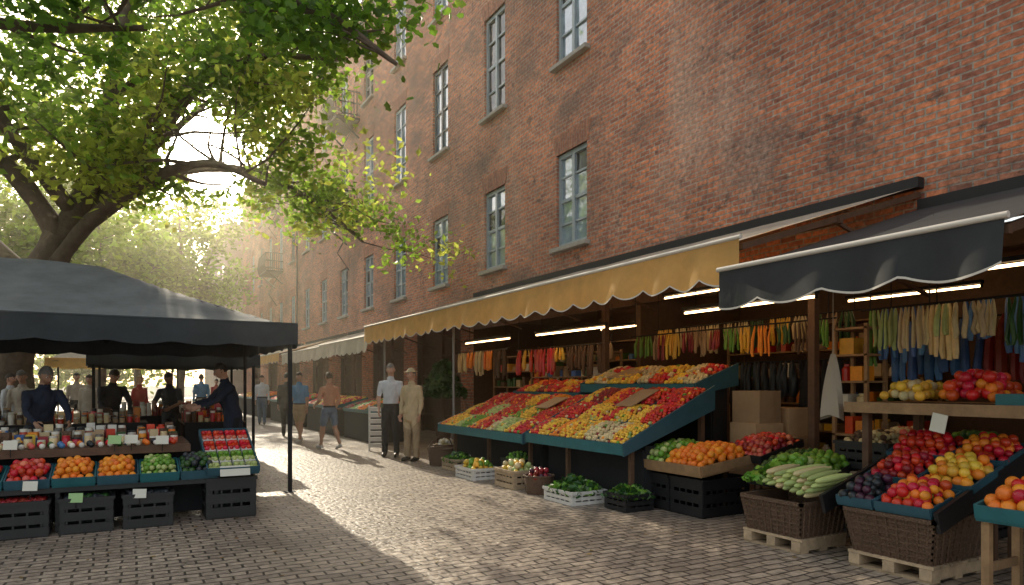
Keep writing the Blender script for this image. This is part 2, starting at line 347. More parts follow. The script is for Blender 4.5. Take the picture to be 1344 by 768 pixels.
# ------------------------------------------------------------ brick building
B=empty('brick_building')
WX=8.0; Y0,Y1=-6.0,57.0; ZB,ZT=3.2,15.4
cols=[11.66+3.37*k for k in range(13)]; WW=1.1
rows=[(4.34,6.32),(8.22,10.74),(12.21,14.5)]
yb=sorted(set([Y0,Y1]+[c-WW/2 for c in cols]+[c+WW/2 for c in cols])); zb=sorted(set([ZB,ZT]+[z for r in rows for z in r]))
mb=MB()
def isw(y,z): return any(abs(y-c)<WW/2 for c in cols) and any(a<z<b for a,b in rows)
for i in range(len(yb)-1):
    for j in range(len(zb)-1):
        if isw((yb[i]+yb[i+1])/2,(zb[j]+zb[j+1])/2): continue
        a,b,c,d=yb[i],yb[i+1],zb[j],zb[j+1]; mb.add([(WX,a,c),(WX,b,c),(WX,b,d),(WX,a,d)],[(3,2,1,0)],0)
ops=[(-1,16.2),(17.0,20.2),(21.4,24.6),(26,29),(31,34),(37,40),(43,46),(49,52)]
y=Y0
for a,b in ops:
    mb.add([(WX,y,0),(WX,a,0),(WX,a,ZB),(WX,y,ZB)],[(3,2,1,0)],0); y=b
mb.add([(WX,y,0),(WX,Y1,0),(WX,Y1,ZB),(WX,y,ZB)],[(3,2,1,0)],0)
mb.add([(WX,Y1,0),(22,Y1,0),(22,Y1,ZT),(WX,Y1,ZT)],[(3,2,1,0)],1)
mb.add([(WX,Y0,0),(22,Y0,0),(22,Y0,ZT),(WX,Y0,ZT)],[(0,1,2,3)],1)
mb.add([(WX,Y0,ZT),(22,Y0,ZT),(22,Y1,ZT),(WX,Y1,ZT)],[(0,1,2,3)],1)
for c in cols:
    for a,b in rows:
        l,r=c-WW/2,c+WW/2
        mb.add([(WX,l,a),(WX+.22,l,a),(WX+.22,l,b),(WX,l,b)],[(0,1,2,3)],0)
        mb.add([(WX,r,a),(WX+.22,r,a),(WX+.22,r,b),(WX,r,b)],[(3,2,1,0)],0)
        mb.add([(WX,l,b),(WX+.22,l,b),(WX+.22,r,b),(WX,r,b)],[(0,1,2,3)],0)
        mb.add([(WX,l,a),(WX+.22,l,a),(WX+.22,r,a),(WX,r,a)],[(3,2,1,0)],0)
mb.obj('walls',[M_brick,M_brickX],False,B)
mb=MB()
for c in cols:
    for i,(a,b) in enumerate(rows):
        x0=WX-.008; w0,w1=WW/2+.02,WW/2+.16
        V=[(x0,c-w0,b),(x0,c+w0,b),(x0,c+w1,b+.40),(x0,c-w1,b+.40),(WX+.05,c-w0,b),(WX+.05,c+w0,b),(WX+.05,c+w1,b+.40),(WX+.05,c-w1,b+.40)]
        mb.add(V,[(3,2,1,0),(0,1,5,4),(1,2,6,5),(2,3,7,6),(3,0,4,7)],0)
mb.obj('brick_lintels',[M_brickS],False,B)
mb=MB()
for c in cols:
    for i,(a,b) in enumerate(rows):
        mb.box((WX-.03,c,a-.055),(.2,WW+.22,.09),0)
mb.obj('window_sills',[M_stone],False,B,bevel=.01)
mb=MB(); rs=random.Random(5)
for ci,c in enumerate(cols):
    for i,(a,b) in enumerate(rows):
        fr=0 if (i==0 or (ci+i)%3) else 1
        xf=WX+.10; h=b-a
        mb.bb(xf-.04,xf+.03,c-WW/2,c-WW/2+.08,a,b,fr); mb.bb(xf-.04,xf+.03,c+WW/2-.08,c+WW/2,a,b,fr)
        mb.bb(xf-.043,xf+.027,c-WW/2+.08,c+WW/2-.08,a,a+.09,fr); mb.bb(xf-.043,xf+.027,c-WW/2+.08,c+WW/2-.08,b-.09,b,fr)
        mb.bb(xf-.047,xf+.02,c-.045,c+.045,a+.09,b-.09,fr)
        nr=4
        for k in range(1,nr):
            z=a+h*k/nr; t=.035 if k==2 else .02
            mb.bb(xf-.03,xf+.01,c-WW/2+.08,c-.045,z-t,z+t,fr); mb.bb(xf-.03,xf+.01,c+.045,c+WW/2-.08,z-t,z+t,fr)
        dk=i>0 and rs.random()<.3
        for s in (0,1):
            for k in range(nr):
                y0=c-WW/2+.06+s*(WW/2-.06); y1=y0+WW/2-.06; z0=a+.06+(h-.12)*k/nr; z1=z0+(h-.12)/nr
                e=rs.uniform(-.008,.008); e2=rs.uniform(-.008,.008)
                gm=3 if dk or rs.random()<.12 else 2
                mb.add([(xf+.012+e,y0,z0),(xf+.012,y1,z0),(xf+.012+e2,y1,z1),(xf+.012,y0,z1)],[(3,2,1,0)],gm)
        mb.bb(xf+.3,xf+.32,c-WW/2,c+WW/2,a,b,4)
mb.obj('windows',[M_frame,M_framed,M_glass,M_glassd,M_dark],False,B)
mb=MB()
mb.bb(WX-.28,WX+.4,Y0,Y1+.2,ZT+.003,ZT+.25,0); mb.bb(WX-.15,WX-.004,Y0,Y1,ZT-.22,ZT-.003,0); mb.bb(WX-.42,WX-.29,Y0,Y1+.2,ZT+.08,ZT+.22,1)
mb.obj('cornice',[M_stone,M_iron],False,B)
mb=MB()
def balcony(yc,z0,w=1.9,d=.95,h=1.0):
    y0,y1=yc-w/2,yc+w/2; x0=WX-d
    mb.bb(x0,WX,y0,y1,z0-.10,z0,0)
    for z in (z0+.1,z0+h*.55,z0+h):
        mb.tube([(WX,y0,z),(x0,y0,z),(x0,y1,z),(WX,y1,z)],.032,5)
    for k in range(19):
        y=y0+w*k/18; mb.tube([(x0,y,z0),(x0-.09,y,z0+.35),(x0,y,z0+h)],.019,4)
    for k in range(8):
        x=x0+d*k/8
        for yy in (y0,y1): mb.tube([(x,yy,z0),(x,yy,z0+h)],.019,4)
    for yy in (y0+.1,y1-.1): mb.tube([(WX,yy,z0-.75),(x0+.1,yy,z0-.05)],.035,5)
    mb.tube([(WX,yc,z0-.05),(WX-.5,yc+.5,z0-1.2),(WX-.1,yc+.2,z0-1.9)],.025,4)
balcony(27.2,8.0); balcony(27.2,11.9); balcony(42.5,8.1,2.4); balcony(42.5,12.1,2.4)
mb.tube([(WX-.12,37,3.2),(WX-.12,37,15.3)],.05,8)
mb.obj('iron_balconies',[M_iron],False,B)
mb=MB()
IX=10.6
mb.add([(IX,-3,0),(IX,17,0),(IX,17,ZB),(IX,-3,ZB)],[(3,2,1,0)],0)
mb.add([(WX,-3,ZB-.05),(IX,-3,ZB-.05),(IX,17,ZB-.05),(WX,17,ZB-.05)],[(3,2,1,0)],1)
for yy in (-2.9,3.2,9.6,16.4): mb.bb(WX+.05,IX-.02,yy-.06,yy+.06,.01,ZB-.06,0)
mb.bb(WX+.005,WX+.14,-1,16.2,ZB-.3,ZB-.07,2)
mb.bb(WX+.35,WX+.4,16.5,56.9,0.01,ZB+.1,0)
for a,b in ops[1:]:
    mb.bb(WX+.12,WX+.2,a,a+.12,.01,ZB-.1,2); mb.bb(WX+.12,WX+.2,b-.12,b,.01,ZB-.1,2); mb.bb(WX+.12,WX+.2,(a+b)/2-.06,(a+b)/2+.06,.01,ZB-.1,2)
    for k in range(4): mb.bb(WX+.13,WX+.19,a+.12,b-.12,.5+k*.6,.56+k*.6,2)
mb.obj('shop_interior',[M_woodD,M_wax,M_woodD],False,B)
mb=MB(); P=empty('far_building')
mb.bb(7.2,18,60,78,0,14.2,0)
for z in (3,6.4,9.8):
    for y in np.arange(61.5,77,3.2): mb.bb(7.15,7.3,y,y+1.2,z,z+1.8,1)
    for x in (8.5,11.5,14.5): mb.bb(x,x+1.2,59.95,60.1,z,z+1.8,1)
mb.bb(6.9,18.3,59.7,78.3,14.2,14.6,2)
mb.obj('walls_and_windows',[mat('pale_plaster',(.45,.36,.29),.9,var=.15,vscale=1),M_glass,M_stone],False,P)
# ------------------------------------------------------------ awnings
def awning(name,y0,y1,xf,zf,xw,zw,val,mtop,mval,mtrim,scal=.45):
    E=empty(name); mb=MB(); n=max(8,int((y1-y0)*8)); m=8
    ys=np.linspace(y0,y1,n+1); V=[]
    bay=(y1-y0)/max(1,round((y1-y0)/2.3))
    for i,y in enumerate(ys):
        for j in range(m+1):
            t=j/m; sag=.05*math.sin(math.pi*t)*abs(math.sin(math.pi*(y-y0)/bay))
            V.append((xw+(xf-xw)*t,y,zw+(zf-zw)*t-sag+.01*mnoise.noise(Vector((y*1.5,t*4,0)))))
    F=[(i*(m+1)+j,(i+1)*(m+1)+j,(i+1)*(m+1)+j+1,i*(m+1)+j+1) for i in range(n) for j in range(m)]
    mb.add(V,F,0)
    n2=int((y1-y0)/.045); V=[];F=[]
    for i in range(n2+1):
        y=y0+(y1-y0)*i/n2; ph=(y-y0)/scal; dz=val*(.80+.20*abs(math.sin(math.pi*ph))**.8)*(1+.05*mnoise.noise(Vector((y*.9,3,0))))
        wv=.03*math.sin(y*7+math.sin(y*2.3)*2)+.04*mnoise.noise(Vector((y*2,1,0)))
        for k in range(5):
            t=k/4; V.append((xf-.02-wv*t-.03*t,y,zf+.02-dz*t))
    for i in range(n2):
        for k in range(4): F.append((i*5+k,(i+1)*5+k,(i+1)*5+k+1,i*5+k+1))
    mb.add(V,F,1)
    Vh=[];Fh=[]
    for i in range(n2+1):
        b=np.array(V[i*5+4]); Vh+= [tuple(b+np.array([-.004,0,.012])),tuple(b+np.array([-.004,0,-.004]))]
    for i in range(n2): Fh.append((i*2,(i+1)*2,(i+1)*2+1,i*2+1))
    mb.add(Vh,Fh,2)
    mb.tube([(xf-.02,y0-.02,zf+.03),(xf-.02,y1+.02,zf+.03)],.022,8,2)
    mb.obj('canvas',[mtop,mval,mtrim],True,E)
    fb=MB()
    for k in range(int(round((y1-y0)/bay))+1):
        y=y0+.06+(y1-y0-.12)*k/round((y1-y0)/bay)
        fb.beam((xw,y,zw-.10),(xf+.05,y,zf-.05),.05,.06,0)
        fb.beam((xw,y,zw-1.0),((xf+xw)/2,y,(zf+zw)/2-.12),.035,.035,0)
    fb.beam((xf+.05,y0,zf-.05),(xf+.05,y1,zf-.05),.05,.05,0)
    fb.beam(((xf+xw)/2,y0,(zf+zw)/2-.11),((xf+xw)/2,y1,(zf+zw)/2-.11),.05,.06,0)
    fb.beam((xw-.06,y0,zw+.02),(xw-.06,y1,zw+.02),.12,.12,1)
    fb.obj('frame',[M_woodD,M_iron],False,E); return E
awning('gold_awning',4.5,15.97,5.0,2.80,7.99,3.75,.42,M_grey,M_gold,M_trim)
awning('charcoal_awning',2.15,4.46,4.7,2.46,7.9,3.46,.36,M_char,M_char,M_trim,scal=.62)
awning('charcoal_awning',-1.6,1.9,4.75,2.5,7.9,3.46,.36,M_char,M_char,M_trim,scal=.5)
awning('cream_awning',16.3,21.2,5.2,2.62,7.99,3.5,.4,M_cream,M_cream,M_trim)
awning('cream_awning',21.5,27.5,5.3,2.6,7.99,3.5,.4,M_grey,M_cream,M_trim)
awning('tan_awning',28,35,5.3,2.7,7.99,3.5,.4,M_grey,M_gold,M_trim)
awning('cream_awning',36,46,5.3,2.6,7.99,3.5,.4,M_cream,M_cream,M_trim)
mb=MB()
for y in (15.9,11.9): mb.tube([(5.45,y,0),(5.45,y,2.85)],.028,8)
for y in (5.2,9.2): mb.bb(7.0,7.09,y,y+.09,0,3.1,1)
mb.obj('awning_posts',[M_metal,M_woodD],False)
def tubelamp(x,y0,y1,z,nm='fluorescent_lamp'):
    E=empty(nm,(x,y0,z)); a=MB(); a.tube([(0,0,0),(0,y1-y0,0)],.015,8); a.obj('tube',[M_tube],True,E)
    a=MB(); a.bb(-.04,.04,-.03,y1-y0+.03,.03,.075); a.bb(-.015,.015,-.03,-.01,-.02,.03); a.bb(-.015,.015,y1-y0+.01,y1-y0+.03,-.02,.03)
    a.tube([(0,.2,.07),(0,.2,.6)],.006,4); a.tube([(0,y1-y0-.2,.07),(0,y1-y0-.2,.6)],.006,4); a.obj('housing',[M_iron],False,E)
tubelamp(6.6,4.9,6.9,2.42); tubelamp(6.9,2.4,4.0,2.52); tubelamp(7.0,9.2,11.4,2.42); tubelamp(7.6,7.2,8.4,2.85); tubelamp(7.2,12.8,15,2.45)
tubelamp(9.4,4.6,6.4,2.7); tubelamp(9.4,10.5,12.5,2.7); tubelamp(9.2,7.6,9.0,2.8); tubelamp(9.2,1.6,3.0,2.8)
# ------------------------------------------------------------ produce helpers
def tray_fruit(mb,o,u,v,nu,r,mfun,mound=.0,layers=1,T=ICO1,squash=(1,1,1),var=.12):
    o=np.array(o,float);u=np.array(u,float);v=np.array(v,float); lu,lv=np.linalg.norm(u),np.linalg.norm(v)
    n=np.cross(u,v); n/=np.linalg.norm(n); n=n if n[2]>0 else -n
    P=[];Mm=[]
    for l in range(layers):
        st=r*1.95; i=0; b=r*(1+l)
        while b<lv-r*(1+l)+1e-6:
            a=r*(1+l)+(r if i%2 else 0)
            while a<lu-r*(1+l)+1e-6:
                fa,fb=a/lu,b/lv; hm=mound*(1-abs(2*fa-1)**2.5)*(1-abs(2*fb-1)**2.5)
                P.append(o+u*(fa+RNG.uniform(-.3,.3)*r/lu)+v*(fb+RNG.uniform(-.3,.3)*r/lv)+n*(r*.5+l*r*1.35+hm+RNG.uniform(-.12,.35)*r)); Mm.append(mfun(fa,fb)); a+=st
            b+=st*.9; i+=1
    if P: mb.inst(P,r,Mm,T,squash,var)
def box_tray(mb,o,u,v,h,m,t=.012):
    o=Vector(o);u=Vector(u);v=Vector(v);n=u.cross(v).normalized(); n=n if n.z>0 else -n
    M=np.array(Matrix((u.normalized(),v.normalized(),n)).transposed())
    mb.box(o+u/2+v/2-n*.01,(u.length,v.length,.02),m,M)
    mb.box(o+u/2+n*h/2,(u.length,t,h),m,M); mb.box(o+u/2+v+n*h/2,(u.length,t,h),m,M)
    mb.box(o+v/2+n*h/2,(t,v.length-t,h*.996),m,M); mb.box(o+v/2+u+n*h/2,(t,v.length-t,h*.996),m,M)
def crate(mb,x,y,z,w,d,h,m,slats=3,rz=0):
    Rz=rotm(rz=rz)
    def bx(cx,cy,cz,sx,sy,sz):
        c=Rz@np.array((cx,cy,cz)); mb.box((x+c[0],y+c[1],z+c[2]),(sx,sy,sz),m,Rz)
    t=.015; bx(0,0,.012,w-.04,d-.04,.02)
    for sx in (-1,1):
        for sy in (-1,1): bx(sx*(w/2-.02),sy*(d/2-.02),h/2,.04,.04,h)
    g=h/slats
    for k in range(slats):
        zc=g*(k+.5)
        for s in (-1,1):
            bx(0,s*(d/2-.002),zc,w*.99,t,g*.72); bx(s*(w/2-.002),0,zc,t,d*.985,g*.72)
    nr=max(3,int(w/.09))
    for k in range(nr):
        for s in (-1,1): bx(-w/2+w*(k+.5)/nr,s*(d/2-.006),h/2,.018,t,h*.97)
    nr=max(3,int(d/.09))
    for k in range(nr):
        for s in (-1,1): bx(s*(w/2-.006),-d/2+d*(k+.5)/nr,h/2,t,.018,h*.97)
    for s in (-1,1): bx(0,s*(d/2+.004),h-.015,w+.025,.03,.034); bx(s*(w/2+.004),0,h-.0145,.03,d-.02,.034)
def pallet(mb,x,y,w,d,m=PAL):
    for k in (-1,0,1): mb.box((x,y+k*(d/2-.05),.065),(w,.09,.08),m); 
    for k in range(6): mb.box((x-w/2+.05+(w-.1)*k/5,y,.118),(.09,d+.01,.022),m)
    for k in (-1,0,1): mb.box((x+k*(w/2-.06),y,.014),(.1,d-.01,.02),m)
def fill(mb,x,y,z,w,d,r,mfun,mound=.06,layers=2,rz=0,**k):
    Rz=rotm(rz=rz); o=np.array((x,y,z))+Rz@np.array((-w/2,-d/2,0))
    tray_fruit(mb,o,Rz@np.array((w,0,0)),Rz@np.array((0,d,0)),0,r,mfun,mound,layers,**k)
def tag(mb,x,y,z,w=.14,h=.1,m=TAG,rz=-.4):
    Rm=rotm(rx=-.15,rz=rz); mb.box((x,y,z),(w,.004,h),m,Rm)
    mb.tube([(x,y+.006,z-h/2-.08),(x,y+.006,z)],.004,4,IRN)
def rc(*a): return lambda fa,fb: random.choice(a)
def leaves_pile(mb,x,y,z,w,d,h,n,m,size=.1):
    C=np.stack([RNG.uniform(-w/2,w/2,n),RNG.uniform(-d/2,d/2,n),np.zeros(n)],1)
    hm=(1-(2*C[:,0]/w)**2*.7)*(1-(2*C[:,1]/d)**2*.7); C[:,2]=RNG.uniform(.2,1,n)*h*hm
    leafcloud(mb,C+np.array((x,y,z)),size,m,shape=1)
# ---- big fruit display
E=empty('fruit_display_stand')
mb=MB()
strips=[RED,ORA,LGR,YEL,DRD,CRE,GRN]
def bigbay(y0,y1,x0,z0,x1,z1,cfun,r=.025,nj=3,wd=.6):
    n=max(1,round((y1-y0)/wd)); w=(y1-y0)/n
    for k in range(n):
        a=y0+k*w
        for j in range(nj):
            f0,f1=j/nj,(j+1)/nj-.008
            o=(x0+(x1-x0)*f0,a+.008,z0+(z1-z0)*f0); u=(0,w-.016,0); v=((x1-x0)*(f1-f0),0,(z1-z0)*(f1-f0))
            box_tray(mb,o,u,v,.045,BLT,.009)
            c=cfun(k,j)
            tray_fruit(mb,np.array(o)+np.array((0,0,.022)),u,v,0,r*RNG.uniform(.8,1.2),(lambda c:(lambda fa,fb:c[min(len(c)-1,int(fa*len(c)))] if random.random()>.16 else random.choice(c+strips)))(c),.055)
    mb.bb(x0-.03,x0-.008,y0-.02,y1+.02,z0-.09,z0+.035,TEA)
    for yy in (y0-.02,y1+.02):
        V=[(x0-.03,yy-.012,z0-.10),(x1+.05,yy-.012,z1-.22),(x1+.05,yy-.012,z1+.08),(x0-.03,yy-.012,z0+.05)]
        V+=[(a,b+.024,c) for a,b,c in V]
        mb.add(V,[(0,1,2,3),(7,6,5,4),(0,4,5,1),(1,5,6,2),(2,6,7,3),(3,7,4,0)],BLT)
    for yy in np.arange(y0+.05,y1,1.3):
        mb.bb(x0+.14,x0+.19,yy,yy+.05,0,z0-.03,WDD); mb.bb(x1-.1,x1-.04,yy,yy+.06,0,z1-.05,WDD)
    mb.bb(x0+.32,x0+.34,y0+.05,y1-.05,.02,z0-.05,CLO); mb.bb(x0+.34,x1-.1,y0+.03,y0+.05,.02,z0,CLO)
A=[[[YEL,CRE],[RED,YEL],[RED]],[[CRE,YEL],[YEL,RED],[RED,DRD]],[[YEL,ORA],[YEL],[RED,ORA]],[[YEL,RED],[RED,RED],[DRD,YEL]]]
bigbay(6.15,8.3,4.95,.73,6.3,1.36,lambda k,j:A[k%4][j])
Bc=[[[RED,YEL],[RED],[RED,RED]],[[LGR,CRE],[YEL,GRN],[ORA,RED]],[[RED,ORA],[RED],[YEL,RED]],[[GRN,LGR],[LGR,RED],[RED,PNK]],[[YEL,ORA],[RED,YEL],[RED]]]
bigbay(8.42,11.4,4.95,.70,6.3,1.24,lambda k,j:Bc[k%5][j])
bigbay(6.5,9.0,6.40,1.42,7.1,1.66,lambda k,j: [[CRE,YEL],[RED,CRE],[YEL,YEL]][(k+j)%3],.034,2)
bigbay(9.1,11.2,6.40,1.28,7.1,1.46,lambda k,j: [[RED,ORA],[RED,DRD],[YEL,RED]][(k+j)%3],.034,2)
mb.box((5.85,7.0,1.28),(.5,.34,.012),CRD,rotm(ry=-.43)); mb.box((5.8,9.0,1.17),(.42,.36,.012),CRD,rotm(ry=-.38)); mb.box((6.7,8.2,1.63),(.5,.5,.02),CRD,rotm(ry=-.3))
mb.obj('trays_and_fruit',SM,True,E)
def mkcrate(name,x,y,w,d,h,cm,fr,r=.035,mound=.06,z=0,rz=0,pal=False,lay=2,leafy=0,slats=3,squash=(1,1,1)):
    mb=MB(); z0=z+(.13 if pal else 0)
    if pal: pallet(mb,x,y,w+.04,d+.04)
    crate(mb,x,y,z0,w,d,h,cm,slats,rz)
    if fr: fill(mb,x,y,z0+h-r*1.2,w-.05,d-.05,r,rc(*fr),mound,lay,rz,squash=squash)
    if leafy: leaves_pile(mb,x,y,z0+h-.05,w,d,leafy,260,DGR,.11); leaves_pile(mb,x,y,z0+h-.05,w,d,leafy,160,GRN,.1)
    mb.box((x,y,z0+h*.45),(w-.06,d-.06,.02),CLO)
    return mb.obj(name,SM,True)
mkcrate('crate_of_greens',4.85,7.0,.5,.62,.17,WHT,None,leafy=.2)
mkcrate('crate_of_squash',4.85,8.4,.45,.55,.26,PAL,[YEL,CRE,LGR],.045)
mkcrate('crate_of_peppers',4.75,9.5,.45,.6,.18,WHT,[GRN,YEL],.045,squash=(1,.8,1.3))
mkcrate('crate_of_herbs',4.95,10.6,.4,.5,.2,PAL,None,leafy=.14)
mkcrate('crate_of_lettuce',5.1,6.25,.4,.4,.2,BLK,None,leafy=.14)
mkcrate('crate_of_beans',5.15,8.9,.35,.45,.34,BLK,[GRN,DGR],.03)
def basket(name,x,y,r0,r1,h,fr=None,z=0,r=.035):
    mb=MB(); n=9
    rings=[((x,y,z+.001),r0,r0,np.eye(3))]+[((x,y,z+h*k/n),r0+(r1-r0)*k/n+(.006 if k%2 else 0),r0+(r1-r0)*k/n+(.006 if k%2 else 0),np.eye(3)) for k in range(n+1)]+[((x,y,z+h),r1-.02,r1-.02,np.eye(3)),((x,y,z+h*.5),r0,r0,np.eye(3))]
    mb.loft(rings,24,WIC)
    a=np.linspace(0,2*math.pi,25); mb.tube([(x+math.cos(t)*r1,y+math.sin(t)*r1,z+h) for t in a],.014,6,WIC)
    mb.tube([(x-r1,y,z+h),(x-r1*.7,y,z+h+.16),(x,y,z+h+.24),(x+r1*.7,y,z+h+.16),(x+r1,y,z+h)],.012,6,WIC) if not fr else None
    if fr: fill(mb,x,y,z+h-r*1.5,r1*1.5,r1*1.5,r,rc(*fr),.07,2)
    mb.obj(name,SM,True)
basket('wicker_basket',4.8,7.75,.17,.2,.24,[DRD,PUR]); basket('wicker_basket',4.95,11.35,.2,.24,.3); basket('wicker_basket',5.3,11.9,.2,.25,.32,[CRE,WHI])
mb=MB(); crate(mb,5.75,5.62,0,.72,.5,.42,BLK,3); crate(mb,5.75,6.12,0,.72,.46,.42,BLK,3)
box_tray(mb,(5.3,5.3,.48),(0,1.1,0),(.85,0,.1),.10,WOOD,.02)
tray_fruit(mb,(5.32,5.32,.54),(0,.62,0),(.8,0,.09),0,.042,rc(ORA),.09,2,T=ICO2)
tray_fruit(mb,(5.32,5.94,.54),(0,.44,0),(.8,0,.09),0,.04,rc(GRN,GRN,LGR),.09,2)
mb.obj('orange_stand',SM,True)
mb=MB(); pallet(mb,5.3,4.15,.62,.62); 
def tapered(mb,x,y,z,w,d,h,k,m,rz=0):
    Rz=rotm(rz=rz); V=[]
    for zz,s in ((0,k),(h,1),(h,.93),(.04,k*.93)):
        for sx,sy in ((-1,-1),(1,-1),(1,1),(-1,1)): V.append(np.array((x,y,z+zz))+Rz@np.array((sx*w/2*s,sy*d/2*s,0)))
    F=[(3,2,1,0)]
    for i in range(3):
        for j in range(4): F.append((i*4+j,i*4+(j+1)%4,(i+1)*4+(j+1)%4,(i+1)*4+j))
    F.append((12,13,14,15)); mb.add(V,F,m)
    for q in range(1,7):
        s=k+(1-k)*q/7
        for sx,sy,lx,ly in ((0,-1,w,0),(0,1,w,0),(-1,0,0,d),(1,0,0,d)):
            c=np.array((x,y,z+h*q/7))+Rz@np.array((sx*w/2*s,sy*d/2*s,0)); mb.box(c,(lx*s+.012,ly*s+.012,.016),m,Rz)
    for q in range(9):
        f=(q+.5)/9-.5
        for sy in (-1,1):
            a=np.array((x,y,z))+Rz@np.array((f*w*k,sy*(d/2*k+.004),0)); b=np.array((x,y,z+h))+Rz@np.array((f*w,sy*(d/2+.004),0)); mb.beam(a,b,.014,.014,m)
            a=np.array((x,y,z))+Rz@np.array((sy*(w/2*k+.004),f*d*k,0)); b=np.array((x,y,z+h))+Rz@np.array((sy*(w/2+.004),f*d,0)); mb.beam(a,b,.014,.014,m)
    for sx,sy,lx,ly in ((0,-1,w,0),(0,1,w,0),(-1,0,0,d),(1,0,0,d)):
        c=np.array((x,y,z+h))+Rz@np.array((sx*w/2,sy*d/2,0)); mb.box(c,(lx+.03,ly+.03,.03),m,Rz)
tapered(mb,5.3,4.15,.13,.66,.66,.3,.86,WIC)
for k in range(26):
    row=k%7; lay=k//7; y_=4.02-.03*lay+row*.075-.19; 
    L=random.uniform(.30,.36); x_=5.08+random.uniform(-.02,.04)+lay*.015; z_=.50+lay*.045+row*.012; r_=random.uniform(.024,.032)
    a=rotm(rz=random.uniform(-.12,.12)-.25)@np.array((L,0,.05)); p0=np.array((x_-.08,y_,z_))
    pts=[p0+a*t for t in (0,.06,.3,.65,.92,1,1.08)]; mb.tube(pts,[.006,r_*.7,r_,r_*1.05,r_*.7,r_*.35,r_*.3],10,LGR if k%4 else CRE)
fill(mb,5.47,4.3,.50,.42,.5,.042,rc(GRN,GRN,LGR),.13,3,T=ICO2)
leaves_pile(mb,5.36,4.42,.52,.4,.4,.22,120,GRN,.1)
mb.obj('basket_of_zucchini_and_limes',SM,True)
mb=MB(); pallet(mb,5.42,3.12,.72,.66); tapered(mb,5.42,3.12,.13,.78,.72,.33,.85,WIC,)
def slant(o,u,v,r,mf,col=BLT,T=ICO2,m=.05,lay=2):
    box_tray(mb,o,u,v,.06,col,.014); tray_fruit(mb,np.array(o)+np.array((0,0,.02)),u,v,0,r,mf,m,lay,T=T)
slant((5.02,2.78,.50),(0,.42,0),(.42,0,.10),.038,rc(RED,ORA,ORA,RED)); slant((5.02,3.22,.50),(0,.30,0),(.42,0,.10),.036,rc(DRK,PUR,DRK))
slant((5.46,2.72,.64),(0,.42,0),(.45,0,.14),.04,rc(YEL,YEL,ORA)); slant((5.46,3.16,.64),(0,.40,0),(.45,0,.14),.037,rc(RED,RED,DRD))
slant((5.93,2.72,.80),(0,.42,0),(.4,0,.12),.037,rc(RED,ORA)); slant((5.93,3.16,.80),(0,.5,0),(.4,0,.12),.038,rc(RED))
mb.beam((5.03,2.74,.46),(6.32,2.72,.86),.03,.16,BLK); mb.beam((5.03,3.66,.46),(6.32,3.66,.86),.03,.16,BLK)
for x_,z_ in ((6.2,.8),(5.9,.72)):
    for y_ in (2.78,3.6): mb.bb(x_,x_+.05,y_,y_+.05,0,z_,WDD)
for k in range(4): mb.inst([(5.2+.05*k,2.9+.06*k,.62+.01*k)],.042,GRN)
mb.obj('tomato_display',SM,True)
mb=MB(); crate(mb,5.95,4.6,0,.6,.6,.36,BLK); box_tray(mb,(5.75,4.3,.42),(0,.8,0),(.75,0,.2),.07,BLK); tray_fruit(mb,(5.75,4.3,.45),(0,.8,0),(.75,0,.2),0,.04,lambda a,b: GRN if a<.5 else DGR,.07,2)
box_tray(mb,(6.05,5.15,.60),(0,.6,0),(.7,0,.16),.07,BLK); tray_fruit(mb,(6.05,5.15,.63),(0,.6,0),(.7,0,.16),0,.035,rc(RED,PNK,DRD),.05,2)
for a_,b_ in ((6.07,.58),(6.6,.7)):
    for y_ in (5.2,5.68): mb.bb(a_,a_+.05,y_,y_+.05,0,b_,WDD)
mb.obj('lime_display',SM,True)
mb=MB(); mb.bb(5.75,6.75,2.2,3.95,1.24,1.29,WOOD); mb.bb(5.73,5.748,2.2,3.95,1.2,1.295,WOOD)
for x_,y_ in ((5.85,3.85),(6.65,3.85),(5.85,2.3),(6.65,2.3)): mb.bb(x_,x_+.06,y_-.06,y_,0,1.24,WDD)
fill(mb,6.12,3.52,1.31,.55,.42,.042,rc(YEL,YEL,CRE),.06,2,T=ICO2); fill(mb,6.12,3.0,1.31,.56,.54,.045,rc(RED,ORA,RED),.07,3,T=ICO2); fill(mb,6.2,2.4,1.31,.5,.3,.05,rc(ORA),.1,2,T=ICO2)
mb.bb(5.78,6.1,2.48,2.72,1.295,1.38,TEA)
mb.box((5.71,3.1,1.14),(.006,.12,.15),TAG,rotm(rx=.2))
mb.obj('fruit_shelf',SM,True)
mb=MB(); box_tray(mb,(4.95,1.95,.56),(0,.5,0),(.55,0,.10),.09,TEA,.02); tray_fruit(mb,(4.95,1.95,.6),(0,.5,0),(.55,0,.1),0,.045,rc(ORA,ORA,RED),.05,2,T=ICO2)
for x_,y_ in ((5.0,2.0),(5.4,2.0),(5.0,2.4),(5.4,2.4)): mb.bb(x_-.02,x_+.03,y_-.02,y_+.03,0,.56,WOOD)
mb.bb(5.0,5.43,2.39,2.41,.2,.26,WOOD)
mb.obj('orange_crate_table',SM,True)
mb=MB(); V=[];F=[]
for i in range(13):
    for j in range(9):
        t=i/12; a=j/8*2*math.pi; rr_=.02+.11*t**.8; rr_*=1+.25*math.sin(3*a+t*2); V.append((6.0+math.cos(a)*rr_*.6,4.25+math.sin(a)*rr_,1.75-.62*t+.03*math.cos(2*a)*t))
for i in range(12):
    for j in range(8): F.append((i*9+j,i*9+j+1,(i+1)*9+j+1,(i+1)*9+j))
mb.add(V,F); mb.tube([(6.0,4.25,1.75),(6.0,4.25,2.4)],.005,4); mb.obj('hanging_cloth',[mat('linen',(.42,.36,.29),.9,bump=.2)],True)
